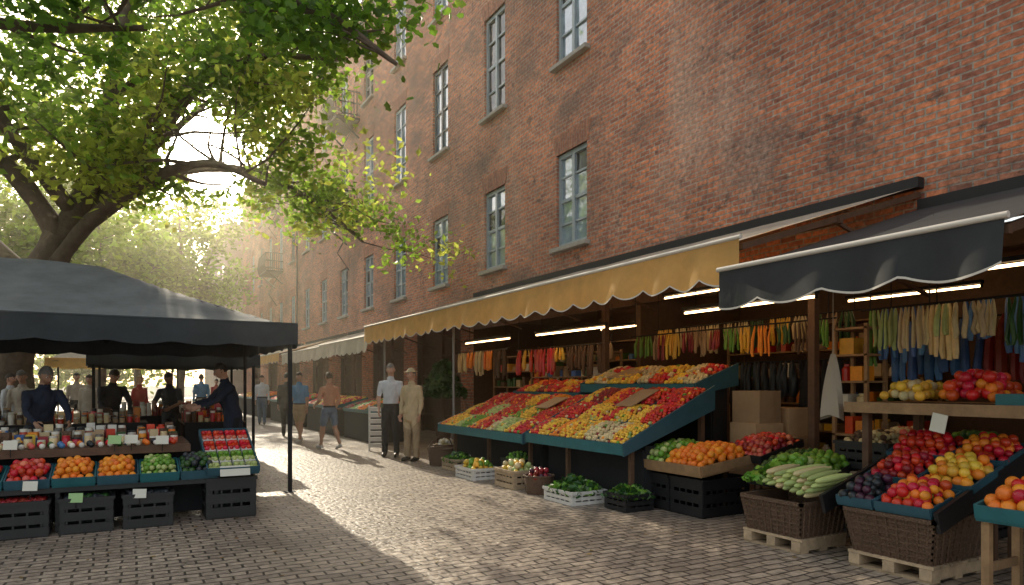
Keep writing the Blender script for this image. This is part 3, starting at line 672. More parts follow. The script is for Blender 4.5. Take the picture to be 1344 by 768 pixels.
def hang(name,x,y0,y1,z,cols_,lmin,lmax,step=.055,fat=.024):
    mb=MB(); mb.tube([(x,y0-.1,z+.03),(x,y1+.1,z+.03)],.012,6,IRN); y=y0
    for yy in (y0,y1): mb.tube([(x,yy,z+.03),(x,yy,z+.7)],.008,4,IRN)
    c=random.choice(cols_); n=0; L0=lmin
    while y<y1:
        if n<=0:
            c=random.choice(cols_); n=random.randint(3,8); L0=random.uniform(lmin,lmax); y+=random.uniform(0,.08)
        n-=1; L=L0*random.uniform(.88,1.08); xo=random.uniform(-.05,.05); f=fat*random.uniform(.7,1.3)
        mb.tube([(x,y,z+.04),(x+xo*.3,y,z-.03),(x+xo,y+random.uniform(-.015,.015),z-L*.4),(x+xo,y+random.uniform(-.02,.02),z-L*.85),(x+xo,y,z-L)],[f*.2,f*.7,f,f*1.05,f*.75],7,c)
        y+=step*random.uniform(.6,1.4)
    mb.obj(name,SM,True)
hang('hanging_dried_peppers',7.4,5.3,8.9,2.22,[RED,ORA,YEL,DGR,WIC,CRD,DRD,GRN,WDD],.24,.42,.045,.02)
hang('hanging_dried_peppers',7.9,5.3,8.9,2.35,[RED,CRE,YEL,DGR,WIC,CRD,DRD],.24,.42,.05,.025)
hang('hanging_scarves',6.75,3.75,4.35,2.2,[LGR,CRE,GRN],.3,.42,.045,.02); hang('hanging_scarves',6.6,2.2,3.6,2.18,[LGR,CRE,DGR,YEL,GRN,WIC],.26,.4,.05,.022)
hang('hanging_scarves',7.6,2.0,4.9,2.3,[LGR,CRE,DGR,WIC,GRN,DRD,BLU],.4,.7,.06,.03)
hang('hanging_dark_clothes',8.1,5.6,7.4,1.75,[CLO,DRK,WDD],.5,.75,.09,.05)
hang('hanging_coats',8.5,2.0,5.2,2.2,[CLO,DRD,BLU,WDD,CRE,DGR],.6,.9,.1,.05)
hang('hanging_dried_peppers',7.3,9.4,12.6,2.15,[ORA,RED,YEL,WIC,CRD],.2,.55,.09,.035)
hang('hanging_garlic_strings',7.2,13,15.6,2.2,[CRE,WIC,ORA],.3,.6,.09,.04)
def shelf(name,x,y0,y1,z1,nsh,d=.4,cols_=(RED,ORA,YEL,CRE,CRD,WHI,DGR,BLU,WIC)):
    mb=MB()
    for yy in (y0,y1):
        for xx in (x,x+d): mb.bb(xx-.02,xx+.02,yy-.02,yy+.02,0,z1,WOOD)
    for k in range(nsh):
        z=.25+(z1-.3)*k/(nsh-1); mb.bb(x-.02,x+d+.02,y0-.021,y1+.021,z-.012,z+.012,WOOD)
        if k==nsh-1: continue
        y=y0+.06
        while y<y1-.1:
            w=random.uniform(.07,.2); h=random.uniform(.1,.24)*min(1,(z1/nsh)/.35); c=random.choice(cols_)
            if random.random()<.45: mb.loft([((x+d*.4,y+w/2,z+.013),w*.4,w*.4,np.eye(3)),((x+d*.4,y+w/2,z+h*.75),w*.42,w*.42,np.eye(3)),((x+d*.4,y+w/2,z+h*.86),w*.25,w*.25,np.eye(3)),((x+d*.4,y+w/2,z+h),w*.25,w*.25,np.eye(3))],10,c)
            else: mb.box((x+d*.4,y+w/2,z+.013+h/2),(d*.6,w*.9,h),c,rotm(rz=random.uniform(-.08,.08)))
            y+=w+random.uniform(.01,.05)
    mb.obj(name,SM,False)
shelf('wooden_shelf_unit',7.3,4.75,5.15,2.15,7,.35); shelf('wooden_shelf_unit',9.9,5.6,9.2,2.5,6,.45); shelf('wooden_shelf_unit',9.9,-.5,3.0,2.5,6,.45)
shelf('wooden_shelf_unit',7.5,9.9,12.4,2.1,5,.4); shelf('wooden_shelf_unit',9.9,9.9,16,2.5,6,.45); shelf('wooden_shelf_unit',8.4,12.9,15.8,2.2,6,.4)
mb=MB(); bx=[(6.9,6.0,0,.5,.5,.55),(6.95,6.0,.551,.45,.45,.42),(6.95,6.0,.972,.4,.42,.4),(7.5,6.0,0,.5,.6,.8),(7.5,6.0,.801,.45,.5,.35),(7.4,7.4,0,.5,.5,.5),(7.1,5.45,0,.45,.45,.5)]
for x,y,z,w,d,h in bx:
    mb.box((x,y,z+h/2),(w,d,h),CRD,rotm(rz=random.uniform(-.1,.1))); mb.box((x,y,z+h+.001),(w*.98,.05,.003),PAL)
mb.obj('stack_of_cardboard_boxes',SM,False,bevel=.008)
for i,(x,y,z,cm) in enumerate([(7.3,4.3,0,BLK),(7.3,4.3,.3,BLK),(7.3,4.3,.6,PAL),(7.3,3.6,0,BLK),(7.3,3.6,.3,BLK),(7.3,3.6,.6,PAL),(6.6,4.2,0,PAL),(6.6,4.2,.3,PAL),(6.6,4.2,.6,BLK)]):
    mkcrate('stacked_crate',x,y,.5,.55,.28,cm,[[WIC,CRE],[DGR,GRN],[CRE,PNK],[DRD,WIC]][i%4] if z>.5 else None,.035,z=z)
mb=MB(); leaves_pile(mb,7.0,15.9,1.1,.9,.9,1.0,700,DGR,.2); mb.tube([(7,15.9,.3),(7,15.9,1.4)],.04,6,WDD); mb.loft([((7,15.9,0),.16,.16,np.eye(3)),((7,15.9,.4),.22,.22,np.eye(3)),((7,15.9,.38),.18,.18,np.eye(3))],16,WIC); mb.obj('potted_plant',SM,False)
def stall(name,x0,x1,y0,y1,z0,z1,cset,cm=TEA,r=.04):
    mb=MB(); n=max(1,round((y1-y0)/.6)); w=(y1-y0)/n
    for k in range(n):
        o=(x0,y0+k*w+.01,z0);u=(0,w-.02,0);v=(x1-x0,0,z1-z0); box_tray(mb,o,u,v,.07,cm); c=random.choice(cset)
        tray_fruit(mb,np.array(o)+np.array((0,0,.03)),u,v,0,r,rc(c,c,c,random.choice(cset)),.06)
    mb.bb(x0+.03,x0+.05,y0,y1,.02,z0-.03,CLO); mb.bb(x0+.03,x1-.03,y0,y0+.02,.02,z0-.03,CLO)
    for yy in (y0+.03,y1-.09):
        for xx in (x0+.06,x1-.1): mb.bb(xx,xx+.06,yy,yy+.06,0,z0-.01,WDD)
    mb.obj(name,SM,True)
stall('produce_stall',5.2,6.2,16.2,18.6,.75,.98,[RED,GRN,ORA,DRD,DGR]); stall('produce_stall',5.1,6.1,19.2,22.6,.78,1.02,[YEL,RED,GRN,CRE]); stall('produce_stall',5.1,6.1,23.6,29,.8,1.02,[ORA,RED,GRN,YEL],r=.05)
stall('produce_stall',5.1,6.1,31,38,.8,1.02,[ORA,RED,CRE,YEL],r=.06)
mb=MB()
for k in range(7): mb.box((4.75,14.3,.14+k*.13),(.36,.03,.09),WHT,rotm(rx=.25,rz=-.35))
for s in (-.17,.17): mb.box((4.75+s*.94,14.34-s*.34,.5),(.03,.05,1.0),WHT,rotm(rx=.1,rz=-.35))
for s in (-.17,.17): mb.box((4.83+s*.94,14.56-s*.34,.48),(.03,.04,.98),WHT,rotm(rx=-.25,rz=-.35))
mb.obj('white_slatted_rack',SM,False)
# ------------------------------------------------------------ tents
def hip_tent(name,x0,x1,y0,y1,ze,zp,ridge,val,mats,legs,inset=1.8):
    E=empty(name); mb=MB(); nx,ny=int((x1-x0)*6),24; V=[];F=[]
    ym=(y0+y1)/2
    for i in range(nx+1):
        for j in range(ny+1):
            x=x0+(x1-x0)*i/nx; y=y0+(y1-y0)*j/ny
            d=min((y-y0)/(ym-y0),(y1-y)/(ym-y0),(x-x0)/inset,(x1-x)/inset,1)
            d=max(d,0); z=ze+(zp-ze)*(d**1.05)+(.03*mnoise.noise(Vector((x*1.3,y*1.3,0)))+.015*mnoise.noise(Vector((x*4,y*2,0))))*(d>0)-.04*math.sin(math.pi*d)
            V.append((x,y,z))
    for i in range(nx):
        for j in range(ny): F.append((i*(ny+1)+j,(i+1)*(ny+1)+j,(i+1)*(ny+1)+j+1,i*(ny+1)+j+1))
    mb.add(V,F,0)
    per=[(x0,y0),(x1,y0),(x1,y1),(x0,y1),(x0,y0)]; pts=[]
    for a,b in zip(per[:-1],per[1:]):
        L=math.dist(a,b); n=max(2,int(L/.09))
        for k in range(n): t=k/n; pts.append((a[0]+(b[0]-a[0])*t,a[1]+(b[1]-a[1])*t,t*L))
    pts.append((x0,y0,0)); VV=[];FF=[]; cx,cy=(x0+x1)/2,ym
    for x,y,s in pts:
        dz=val*(.86+.14*abs(math.sin(math.pi*s/.7))); w=.03*math.sin(s*6)+.03*mnoise.noise(Vector((x*2,y*2,5)))
        ox=.012*(1 if x>cx else -1) if x in (x0,x1) else 0; oy=.012*(1 if y>cy else -1) if y in (y0,y1) else 0
        for k in range(4):
            t=k/3; VV.append((x+ox+(w*t if ox else 0),y+oy+(w*t if oy else 0),ze+.006-dz*t))
    for i in range(len(pts)-1):
        for k in range(3): FF.append((i*4+k,(i+1)*4+k,(i+1)*4+k+1,i*4+k+1))
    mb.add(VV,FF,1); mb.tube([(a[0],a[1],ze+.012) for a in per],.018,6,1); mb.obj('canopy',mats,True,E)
    fb=MB()
    for x,y in legs:
        fb.bb(x-.025,x+.025,y-.025,y+.025,0,ze-.02); fb.bb(x-.07,x+.07,y-.07,y+.07,0,.012)
    for a,b in zip(per[:-1],per[1:]): fb.beam((a[0]*.99+cx*.01,a[1]*.99+cy*.01,ze-.05),(b[0]*.99+cx*.01,b[1]*.99+cy*.01,ze-.05),.03,.04)
    n=6
    for k in range(n+1):
        x=x0+inset+(x1-x0-2*inset)*k/n; fb.beam((x,y0+.05,ze-.08),(x,ym,zp-.12),.025,.03); fb.beam((x,y1-.05,ze-.08),(x,ym,zp-.12),.025,.03)
    for xx,xi in ((x0,x0+inset),(x1,x1-inset)):
        for yy in (y0,y1): fb.beam((xx,yy,ze-.07),(xi,ym,zp-.12),.03,.03)
    fb.obj('frame',[M_iron],False,E); return E
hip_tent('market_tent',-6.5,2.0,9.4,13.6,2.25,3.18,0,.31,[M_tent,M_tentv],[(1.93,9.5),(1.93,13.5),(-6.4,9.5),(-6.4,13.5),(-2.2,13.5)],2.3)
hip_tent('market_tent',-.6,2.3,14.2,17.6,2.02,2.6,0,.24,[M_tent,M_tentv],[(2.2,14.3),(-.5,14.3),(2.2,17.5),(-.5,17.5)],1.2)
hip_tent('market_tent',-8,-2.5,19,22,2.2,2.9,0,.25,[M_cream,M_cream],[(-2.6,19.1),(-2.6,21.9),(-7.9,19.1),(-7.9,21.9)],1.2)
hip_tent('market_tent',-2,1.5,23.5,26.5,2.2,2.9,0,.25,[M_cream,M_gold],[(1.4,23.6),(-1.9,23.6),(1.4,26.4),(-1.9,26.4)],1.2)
hip_tent('market_tent',-11,-5,26,29,2.3,3.0,0,.25,[M_cream,M_cream],[(-5.1,26.1),(-10.9,26.1),(-5.1,28.9),(-10.9,28.9)],1.2)
def goods_table(name,x0,x1,y0,y1,z,n,colset,cloth=True,hmax=.14):
    mb=MB(); mb.bb(x0,x1,y0,y1,z-.04,z,WDD)
    if cloth:
        mb.bb(x0+.01,x1-.01,y0-.012,y0-.002,.05,z-.005,CLO); mb.bb(x1+.002,x1+.012,y0,y1,.05,z-.005,CLO)
    for xx in (x0+.03,x1-.08):
        for yy in (y0+.03,y1-.08): mb.bb(xx,xx+.05,yy,yy+.05,0,z-.04,WDD)
    nx=int((x1-x0)/.105); ny=int((y1-y0)/.14)
    for j in range(ny):
        cc=[random.choice(colset) for _ in range(nx)]
        for i in range(nx):
            if random.random()<.06: continue
            x=x0+.06+i*(x1-x0-.1)/nx+random.uniform(-.01,.01); y=y0+.07+j*(y1-y0-.1)/ny; c=cc[i//2*2 if i//2*2<nx else i]; h=random.uniform(.06,hmax)+j*.012
            q=random.random()
            if j==0 or q<.5:
                mb.loft([((x,y,z+.001),.036,.036,np.eye(3)),((x,y,z+h*.72),.04,.04,np.eye(3)),((x,y,z+h*.8),.034,.034,np.eye(3))],10,c)
                mb.loft([((x,y,z+h*.8),.037,.037,np.eye(3)),((x,y,z+h),.037,.037,np.eye(3))],10,random.choice([WHI,TAG,MTL,c,DRK]))
            elif q<.85: mb.box((x,y,z+h/2),(.085,.1,h),c,rotm(rz=random.uniform(-.15,.15)))
            else: fill(mb,x,y,z+.02,.1,.12,.022,rc(c),.02,2)
    mb.obj(name,SM,True)
goods_table('goods_table',-2.9,.62,8.55,9.6,.80,0,[RED,ORA,CRE,CRD,YEL,DGR,WHI,PNK,DRD,WIC,WIC,BLU,CRE])
goods_table('goods_table',-3.5,.3,12.4,13.3,.85,0,[CRE,CRD,WIC,RED,ORA,WHI],hmax=.2)
goods_table('goods_table',.85,1.8,12.6,14.1,.82,0,[RED,ORA,WIC,DRD,CRE,YEL],hmax=.2)
goods_table('goods_table',-.4,1.8,14.9,15.8,.85,0,[ORA,CRE,WHI,DRD],hmax=.25)
goods_table('goods_table',-7,-3,19.5,20.3,.85,0,[RED,CRE,WHI,ORA],hmax=.25)
mb=MB()
for k in range(22):
    x=-1.35+k*.085; c=[RED,DGR,BLU,CRE,ORA,DRK,PNK][k%7]
    mb.ell((x,8.40,.835),(.03,.03,.035),c,T=ICO1); mb.ell((x+.02,8.34,.825),(.028,.028,.03),WHI if k%3 else c,T=ICO1)
mb.bb(-1.6,.62,8.28,8.55,.77,.795,WDD); mb.bb(-1.6,.62,8.262,8.28,.72,.80,WDD); mb.obj('row_of_jars',SM,True)
mb=MB()
xs=[-2.12+.375*k for k in range(8)]
cf=[rc(YEL),rc(GRN),rc(RED),rc(RED,PNK),rc(ORA),rc(ORA),rc(GRN,GRN,LGR),rc(DGR,DRK)]
for k,x in enumerate(xs):
    o=(x,7.92,.47);u=(.355,0,0);v=(0,.42,.11); box_tray(mb,o,u,v,.075,BLT if k%2 else TEA,.014)
    tray_fruit(mb,np.array(o)+np.array((0,0,.03)),u,v,0,.034 if k!=6 else .028,cf[k],.06,2)
mb.bb(-2.12,.88,7.95,7.97,.40,.455,BLK); mb.bb(-2.12,.88,8.36,8.38,.05,.55,CLO)
for x in (-2.1,-.6,.83): mb.bb(x,x+.04,7.99,8.03,0,.45,BLK)
mb.obj('sloped_fruit_trays',SM,True)
for k,x in enumerate([-1.9,-1.40,-.86,-.33,.20]):
    mkcrate('black_crate',x,8.02,.44,.40,.35,BLK,[[WIC],[DGR],[DRD],[DRK,DGR],[DRK]][k],.03,.0,lay=1)
mb=MB()
for x,z,c in ((-.78,.5,TAG),(-.42,.36,TGG),(.12,.36,TAG),(-.98,.86,TAG),(.05,.88,TAG),(.34,.86,TAG),(-.1,.88,TGG),(-1.3,.36,TAG)):
    tag(mb,x,7.79 if z<.6 else 8.2,z,.13,.09,c)
mb.obj('price_tags',SM,False)
mb=MB(); crate(mb,1.0,8.2,0,.5,.5,.44,BLK,3)
box_tray(mb,(.75,7.85,.50),(.52,0,0),(0,.95,.36),.07,BLT,.014)
for i in range(4):
    for j in range(7):
        p=np.array((.82+i*.127,7.93+j*.13,.56+j*.049)); c=[LGR,LGR,GRN,RED,RED,PNK,RED][j]
        mb.box(p,(.11,.10,.05),WHT if j%2 else c,rotm(rx=.36)); mb.inst([p+np.array((a,b,.03)) for a,b in ((-.03,-.02),(.03,-.02),(0,.03),(-.03,.03),(.03,.02))],.026,c)
mb.bb(.78,.82,8.7,8.74,0,.8,BLK); mb.bb(1.2,1.24,8.7,8.74,0,.8,BLK)
mb.box((1.02,7.82,.53),(.3,.006,.11),TAG,rotm(rx=-.3))
mb.obj('packed_fruit_display',SM,True)
mkcrate('black_crate',1.5,12.1,.4,.4,.35,BLK,[RED,ORA],.04); mkcrate('wooden_crate',1.62,12.55,.4,.4,.3,PAL,[DRD],.04)
# ------------------------------------------------------------ people
def skinm(c): return mat('skin',c,.5,var=.06,vscale=12)
SK=[skinm((.50,.27,.18)),skinm((.40,.22,.14)),skinm((.28,.15,.09))]
def clothm(n,c): return mat(n,c,.85,var=.16,vscale=9,bump=.6,bscale=12)
C_navy=clothm('navy',(.018,.024,.045)); C_white=clothm('white_shirt',(.56,.57,.60)); C_blackt=clothm('black_trousers',(.015,.015,.018)); C_beige=clothm('beige',(.50,.38,.23)); C_khaki=clothm('khaki',(.33,.24,.14)); C_rust=clothm('rust',(.42,.20,.12)); C_denim=clothm('denim',(.10,.14,.20)); C_blue=clothm('blue_shirt',(.07,.20,.36)); C_grey=clothm('grey',(.20,.20,.20)); C_dk=clothm('dark',(.03,.03,.032)); C_pale=clothm('pale',(.45,.39,.33)); C_red=clothm('redcloth',(.35,.05,.04)); C_belt=clothm('belt',(.03,.02,.015))
H_grey=mat('hair_grey',(.15,.135,.12),.8,bump=.6,bscale=60); H_brown=mat('hair_brown',(.05,.03,.018),.7,bump=.6,bscale=60); H_black=mat('hair_black',(.015,.012,.01),.6,bump=.6,bscale=60); H_blond=mat('hair_sand',(.32,.2,.1),.7,bump=.6,bscale=60)
M_shoe=mat('shoe',(.03,.025,.02),.5); M_sneak=mat('sneaker',(.55,.53,.5),.7); M_eye=mat('eye',(.03,.02,.015),.2); M_eyew=mat('eye_white',(.7,.68,.65),.3); M_lip=mat('lip',(.30,.10,.08),.5)
def seg_dist(P,a,b):
    a=np.array(a);b=np.array(b);d=b-a;t=np.clip(((P-a)@d)/max(1e-9,d@d),0,1); return np.linalg.norm(P-(a+t[:,None]*d),axis=1)
ICO3=ico(3)
def person(name,x,y,face,h=1.75,lean=0,legs=((0,0),(0,0)),arms=None,head=(0,0),top=C_grey,bot=C_dk,sk=SK[0],hair=H_brown,shoe=M_shoe,short=False,shorts=False,hat=None,coat=False,female=False,vox=.016,longhair=False,spread=.0):
    E=empty(name,(x,y,.004),0); fa=math.atan2(face[1],face[0])-math.pi/2; E.rotation_euler[2]=fa
    s=h/1.76; mb=MB(); segs=[]
    hip=Vector((0,0,.93)); Ml=Matrix.Rotation(-lean,3,'X')
    def tp(v): v=Vector(v); return hip+Ml@(v-hip)
    sw=.185 if not female else .165
    prof=[(.84,.15,.115),(.92,.168,.125),(1.0,.155,.118),(1.08,.145 if not female else .125,.108),(1.2,.158,.118),(1.31,.172 if not female else .155,.122),(1.39,.165 if not female else .145,.108),(1.445,.11,.082),(1.475,.066,.064),(1.52,.054,.058),(1.60,.052,.056)]
    if coat: prof=[(.76,.175,.13),(.84,.178,.132)]+[(a,b+.012,c+.012) for a,b,c in prof[1:7]]+prof[7:]
    rings=[]
    for z,rx,ry in prof:
        k=max(0,min(1,(z-.8)/.3)); M=Matrix.Rotation(-lean*k,3,'X'); c=hip+M@(Vector((0,0,z))-hip) if z>.93 else Vector((0,0,z))
        rings.append((tuple(c),rx,ry,np.array(M)))
    mb.loft(rings,20)
    segs+= [(tuple(tp((0,0,1.0))),tuple(tp((0,0,1.40))),.15,'top'),((0,0,.84),(0,0,.96),.15,'top' if coat else 'bot'),(tuple(tp((0,0,1.50))),tuple(tp((0,0,1.62))),.055,'skin')]
    if coat: segs.append(((0,0,.74),(0,0,.9),.16,'top'))
    for q,(sx,(ha,kb)) in enumerate(zip((-1,1),legs)):
        hj=Vector((sx*.088,0,.90)); d=Vector((sx*spread,math.sin(ha),-math.cos(ha))).normalized(); kn=hj+d*.42; d2=Vector((sx*spread*.4,math.sin(ha-kb),-math.cos(ha-kb))).normalized(); an=kn+d2*.41
        w=1.0 if not shorts else .82
        mb.tube([hj+Vector((0,0,.04)),hj.lerp(kn,.3),hj.lerp(kn,.62 if shorts else .7),kn,kn.lerp(an,.35),kn.lerp(an,.75),an],[.095,.096,.086 if not shorts else .088,.062*(1.12 if w==1 else .92),.064*(1.08 if w==1 else .92),.052*(1.15 if w==1 else .75),.052*(1.1 if w==1 else .72)],14)
        fr=Vector((0,math.cos((ha-kb)*.6),math.sin((ha-kb)*.6))).normalized(); dn=Vector((0,fr.z,-fr.y))
        heel=an-fr*.05+dn*.04; toe=an+fr*.17+dn*.052
        mb.tube([heel-fr*.02,heel,an+fr*.05+dn*.04,toe-fr*.03,toe,toe+fr*.03],[.02,.042,.045,.042,.034,.012],12)
        mid=hj.lerp(kn,.72)
        if shorts: segs+=[(tuple(hj),tuple(mid),.09,'bot'),(tuple(mid+d*.06),tuple(kn),.06,'skin'),(tuple(kn),tuple(an-d2*.05),.055,'skin')]
        else: segs+=[(tuple(hj),tuple(kn),.085,'bot'),(tuple(kn),tuple(an-d2*.02),.06,'bot')]
        segs.append((tuple(heel),tuple(toe),.045,'shoe'))
    arms=arms or (((-.14,.02,-1),(-.05,.18,-1)),((.14,.02,-1),(.05,.18,-1)))
    hands=[]
    for sx,(u,f) in zip((-1,1),arms):
        sh=tp((sx*sw,0,1.40)); u=Vector(u).normalized(); f=Vector(f).normalized(); el=sh+u*.285; wr=el+f*.25
        mb.tube([tp((sx*(sw-.07),0,1.405)),sh,sh.lerp(el,.35),el,el.lerp(wr,.3),wr-f*.01],[.05,.062,.055,.044,.043 if not short else .04,.034 if not short else .027],12)
        if short: segs+=[(tuple(sh),tuple(sh.lerp(el,.75)),.05,'top'),(tuple(sh.lerp(el,.92)),tuple(wr),.04,'skin')]
        else: segs+=[(tuple(sh),tuple(el),.05,'top'),(tuple(el),tuple(wr),.04,'top')]
        hands.append((sx,wr,f))
    tmp=mb.obj('tmp',[]); rm=tmp.modifiers.new('r','REMESH'); rm.mode='VOXEL'; rm.voxel_size=vox; sm=tmp.modifiers.new('s','SMOOTH'); sm.iterations=4; sm.factor=.5
    dg=bpy.context.evaluated_depsgraph_get(); dg.update(); me=bpy.data.meshes.new_from_object(tmp.evaluated_get(dg)); bpy.data.objects.remove(tmp)
    n=len(me.polygons); P=np.empty(n*3); me.polygons.foreach_get('center',P); P=P.reshape(-1,3)
    D=np.stack([seg_dist(P,a,b)/r for a,b,r,_ in segs]); lab=[l for *_,l in segs]; names=['top','bot','skin','shoe','belt']
    idx=np.array([names.index(l) for l in lab])[D.argmin(0)]
    if not coat and not female: idx=np.where((np.abs(P[:,2]-.985)<.02)&(np.abs(P[:,0])<.17)&(idx<2),4,idx)
    me.materials.clear()
    for m_ in (top,bot,sk,shoe,C_belt): me.materials.append(m_)
    me.polygons.foreach_set('material_index',idx.astype(int).tolist()); me.polygons.foreach_set('use_smooth',[True]*n)
    V=np.empty(len(me.vertices)*3); me.vertices.foreach_get('co',V); V=V.reshape(-1,3); Nn=np.empty(len(me.vertices)*3); me.vertices.foreach_get('normal',Nn); Nn=Nn.reshape(-1,3)
    dz=np.array([mnoise.noise(Vector((a*9+x*3,b*9,c*7))) for a,b,c in V.tolist()]); dz2=np.array([mnoise.noise(Vector((a*20,b*20,c*14+a*14+x))) for a,b,c in V.tolist()])
    V+=Nn*(dz*.014+dz2*.011)[:,None]; zmin=V[:,2].min(); V[:,2]-=zmin; V*=s; me.vertices.foreach_set('co',V.ravel()); me.update()
    o=bpy.data.objects.new('body',me); sc.collection.objects.link(o); o.parent=E
    off=Vector((0,0,-zmin))
    hb=MB(); Mh=Matrix.Rotation(-lean*.5-head[0],3,'X')@Matrix.Rotation(head[1],3,'Z')
    nk=tp((0,0,1.575)); hc=nk+Mh@Vector((0,.015,.085))+off
    vx=ICO3[0]; zz=vx[:,2]; jaw=np.where(zz<0,1+.30*zz,1); W=np.stack([vx[:,0]*.076*jaw,vx[:,1]*.094*np.where(zz<-.3,1+.12*(zz+.3),1)+np.where((vx[:,1]>0)&(zz<-.2),.006,0),zz*.118],1)
    W[:,1]+=np.where((vx[:,1]>.6)&(np.abs(zz-.08)<.16),-.006,0)
    def put(v,m): hb.add((np.asarray(v)@np.array(Mh).T+np.array(hc))*s,ICO3[1] if len(v)==len(vx) else ICO1[1],m)
    put(W,0)
    def part(c,r,m): put(ICO1[0]*np.array(r)+np.array(c),m)
    part((0,.098,-.012),(.012,.02,.026),0); part((0,.105,-.028),(.017,.014,.011),0)
    for q in (-1,1):
        part((q*.078,-.005,-.005),(.012,.02,.03),0); part((q*.030,.084,.014),(.014,.008,.008),3); part((q*.030,.090,.014),(.007,.006,.007),2); part((q*.031,.091,.036),(.018,.006,.004),1)
    part((0,.092,-.056),(.024,.007,.006),4)
    keep=(zz>.36)|((vx[:,1]<.15)&(zz>-.25 if not longhair else zz>-.75))
    Wh=W*np.array([1.09,1.09,1.07])+np.array((0,-.006,.004)); 
    Wh=np.where(keep[:,None],Wh,W*.93); nzh=np.array([mnoise.noise(Vector(a)*4) for a in vx.tolist()]); Wh*= (1+.03*nzh)[:,None]; put(Wh,1)
    if longhair: part((0,-.075,-.10),(.065,.035,.12),1)
    if hat is not None:
        a=W.copy(); a[:,2]=np.maximum(a[:,2],.045); a=a*np.array([1.14,1.14,1.12]); put(a,5)
        put(vx*np.array([.135,.15,.006])+np.array((0,.01,.052)),5)
    c=(tp((0,.005,1.50))+off)*s; hb.loft([(tuple(c-Vector((0,0,.02))*s),.076*s,.074*s,np.eye(3)),(tuple(c+Vector((0,0,.02))*s),.062*s,.063*s,np.eye(3)),(tuple(c+Vector((0,0,.018))*s),.055*s,.057*s,np.eye(3))],14,6,False)
    hb.obj('head',[sk,hair,M_eye,M_eyew,M_lip,hat or hair,top],True,E)
    for sx,wr,f in hands:
        b=MB(); sd=Vector((0,0,1)) if abs(f.z)<.7 else Vector((0,1,0)); w=(sd-f*sd.dot(f)).normalized(); nrm=f.cross(w)*sx
        Mp=np.array(Matrix((w,nrm,f)).transposed()); wr=wr+off
        b.loft([(tuple((wr-f*.03)*s),.024*s,.018*s,Mp),(tuple((wr+f*.01)*s),.026*s,.017*s,Mp),(tuple((wr+f*.05)*s),.038*s,.016*s,Mp),(tuple((wr+f*.085)*s),.04*s,.014*s,Mp),(tuple((wr+f*.10)*s),.034*s,.008*s,Mp)],12)
        for i,(oy,L) in enumerate(((.029,.072),(.010,.08),(-.010,.075),(-.029,.058))):
            p=wr+f*.088+w*oy; d=f.copy(); q=[p]
            for k in range(3): d=(d-nrm*(.28+.08*i)).normalized(); q.append(q[-1]+d*L*(.45,.32,.23)[k])
            b.tube([v*s for v in q],[.0092*s,.0088*s,.008*s,.0055*s],7)
        p=wr+f*.03+w*.028; q=[p,p+(f*.5+w*.8).normalized()*.035,p+(f*.5+w*.8).normalized()*.035+(f*.9+w*.3-nrm*.4).normalized()*.03,p+(f*.5+w*.8).normalized()*.035+(f*.9+w*.1-nrm*.5).normalized()*.055]
        b.tube([v*s for v in q],[.013*s,.0105*s,.0095*s,.006*s],7)
        b.obj('hand',[sk],True,E)
    return E
person('man_in_dark_suit',1.42,11.1,(-.95,-.15),1.74,lean=.22,legs=((.08,.05),(-.12,.05)),arms=(((-.15,.8,-.8),(.05,1,-.35)),((.1,.75,-.75),(-.1,1,-.30))),head=(.25,0),top=C_navy,bot=C_blackt,hair=H_black,coat=True,vox=.013)
person('man_in_white_shirt',4.62,13.1,(-.55,-.85),1.82,legs=((.03,0),(-.03,.02)),arms=(((-.16,.05,-1),(-.05,.2,-1)),((.2,-.05,-1),(-.1,.35,-1))),head=(.05,.3),top=C_white,bot=C_blackt,hair=H_grey,short=True,vox=.013,spread=.06)
person('man_in_beige_shirt',4.72,12.2,(-.8,-.5),1.72,legs=((.02,0),(-.02,0)),arms=(((-.16,.0,-1),(0,.25,-1)),((.14,.1,-1),(-.1,.3,-1))),head=(.05,-.2),top=C_beige,bot=C_khaki,hair=H_grey,hat=clothm('hat_straw',(.42,.34,.2)),coat=True,vox=.013,spread=.05)
person('man_in_rust_shirt',3.96,15.3,(-.3,.95),1.70,legs=((.25,.1),(-.2,.25)),arms=(((-.35,-.1,-1),(.1,.8,-.4)),((.3,.1,-1),(.1,.6,-.8))),top=C_rust,bot=C_denim,sk=SK[1],hair=H_brown,short=True,shorts=True,shoe=M_sneak,spread=.05,vox=.013)
person('man_in_blue_shirt',3.74,17.3,(-.5,-.6),1.72,legs=((.2,.05),(-.18,.2)),top=C_blue,bot=C_khaki,sk=SK[1],hair=H_brown,short=True,shorts=True,shoe=M_sneak)
person('man_in_dark_coat',3.9,19.6,(.2,1),1.74,legs=((.1,0),(-.15,.1)),top=C_dk,bot=C_blackt,coat=True,hair=H_black,vox=.02)
person('vendor_in_navy_shirt',-.95,10.45,(.35,-.95),1.68,lean=.35,arms=(((-.2,.6,-.9),(.2,.8,-.55)),((.2,.6,-.9),(-.2,.8,-.55))),head=(.25,.2),top=C_navy,bot=C_dk,sk=SK[1],hair=H_grey,vox=.014)
person('man_in_dark_jacket',-.25,13.85,(.3,-.95),1.72,lean=.35,arms=(((-.2,.5,-.9),(.2,.8,-.6)),((.2,.6,-.9),(-.2,.8,-.5))),head=(.3,0),top=C_dk,bot=C_dk,hair=H_brown,coat=True)
person('man_in_black_shirt',.75,14.45,(-.4,-.9),1.66,lean=.15,arms=(((-.2,.5,-.9),(.3,.8,-.3)),((.2,.5,-.9),(-.3,.8,-.3))),head=(.25,0),top=C_dk,bot=C_dk,sk=SK[2],hair=H_black,short=True)
person('man_in_pale_shirt',-1.55,14.6,(-.3,-.9),1.66,top=C_pale,bot=C_grey,hair=H_grey,head=(.2,.3),lean=.1)
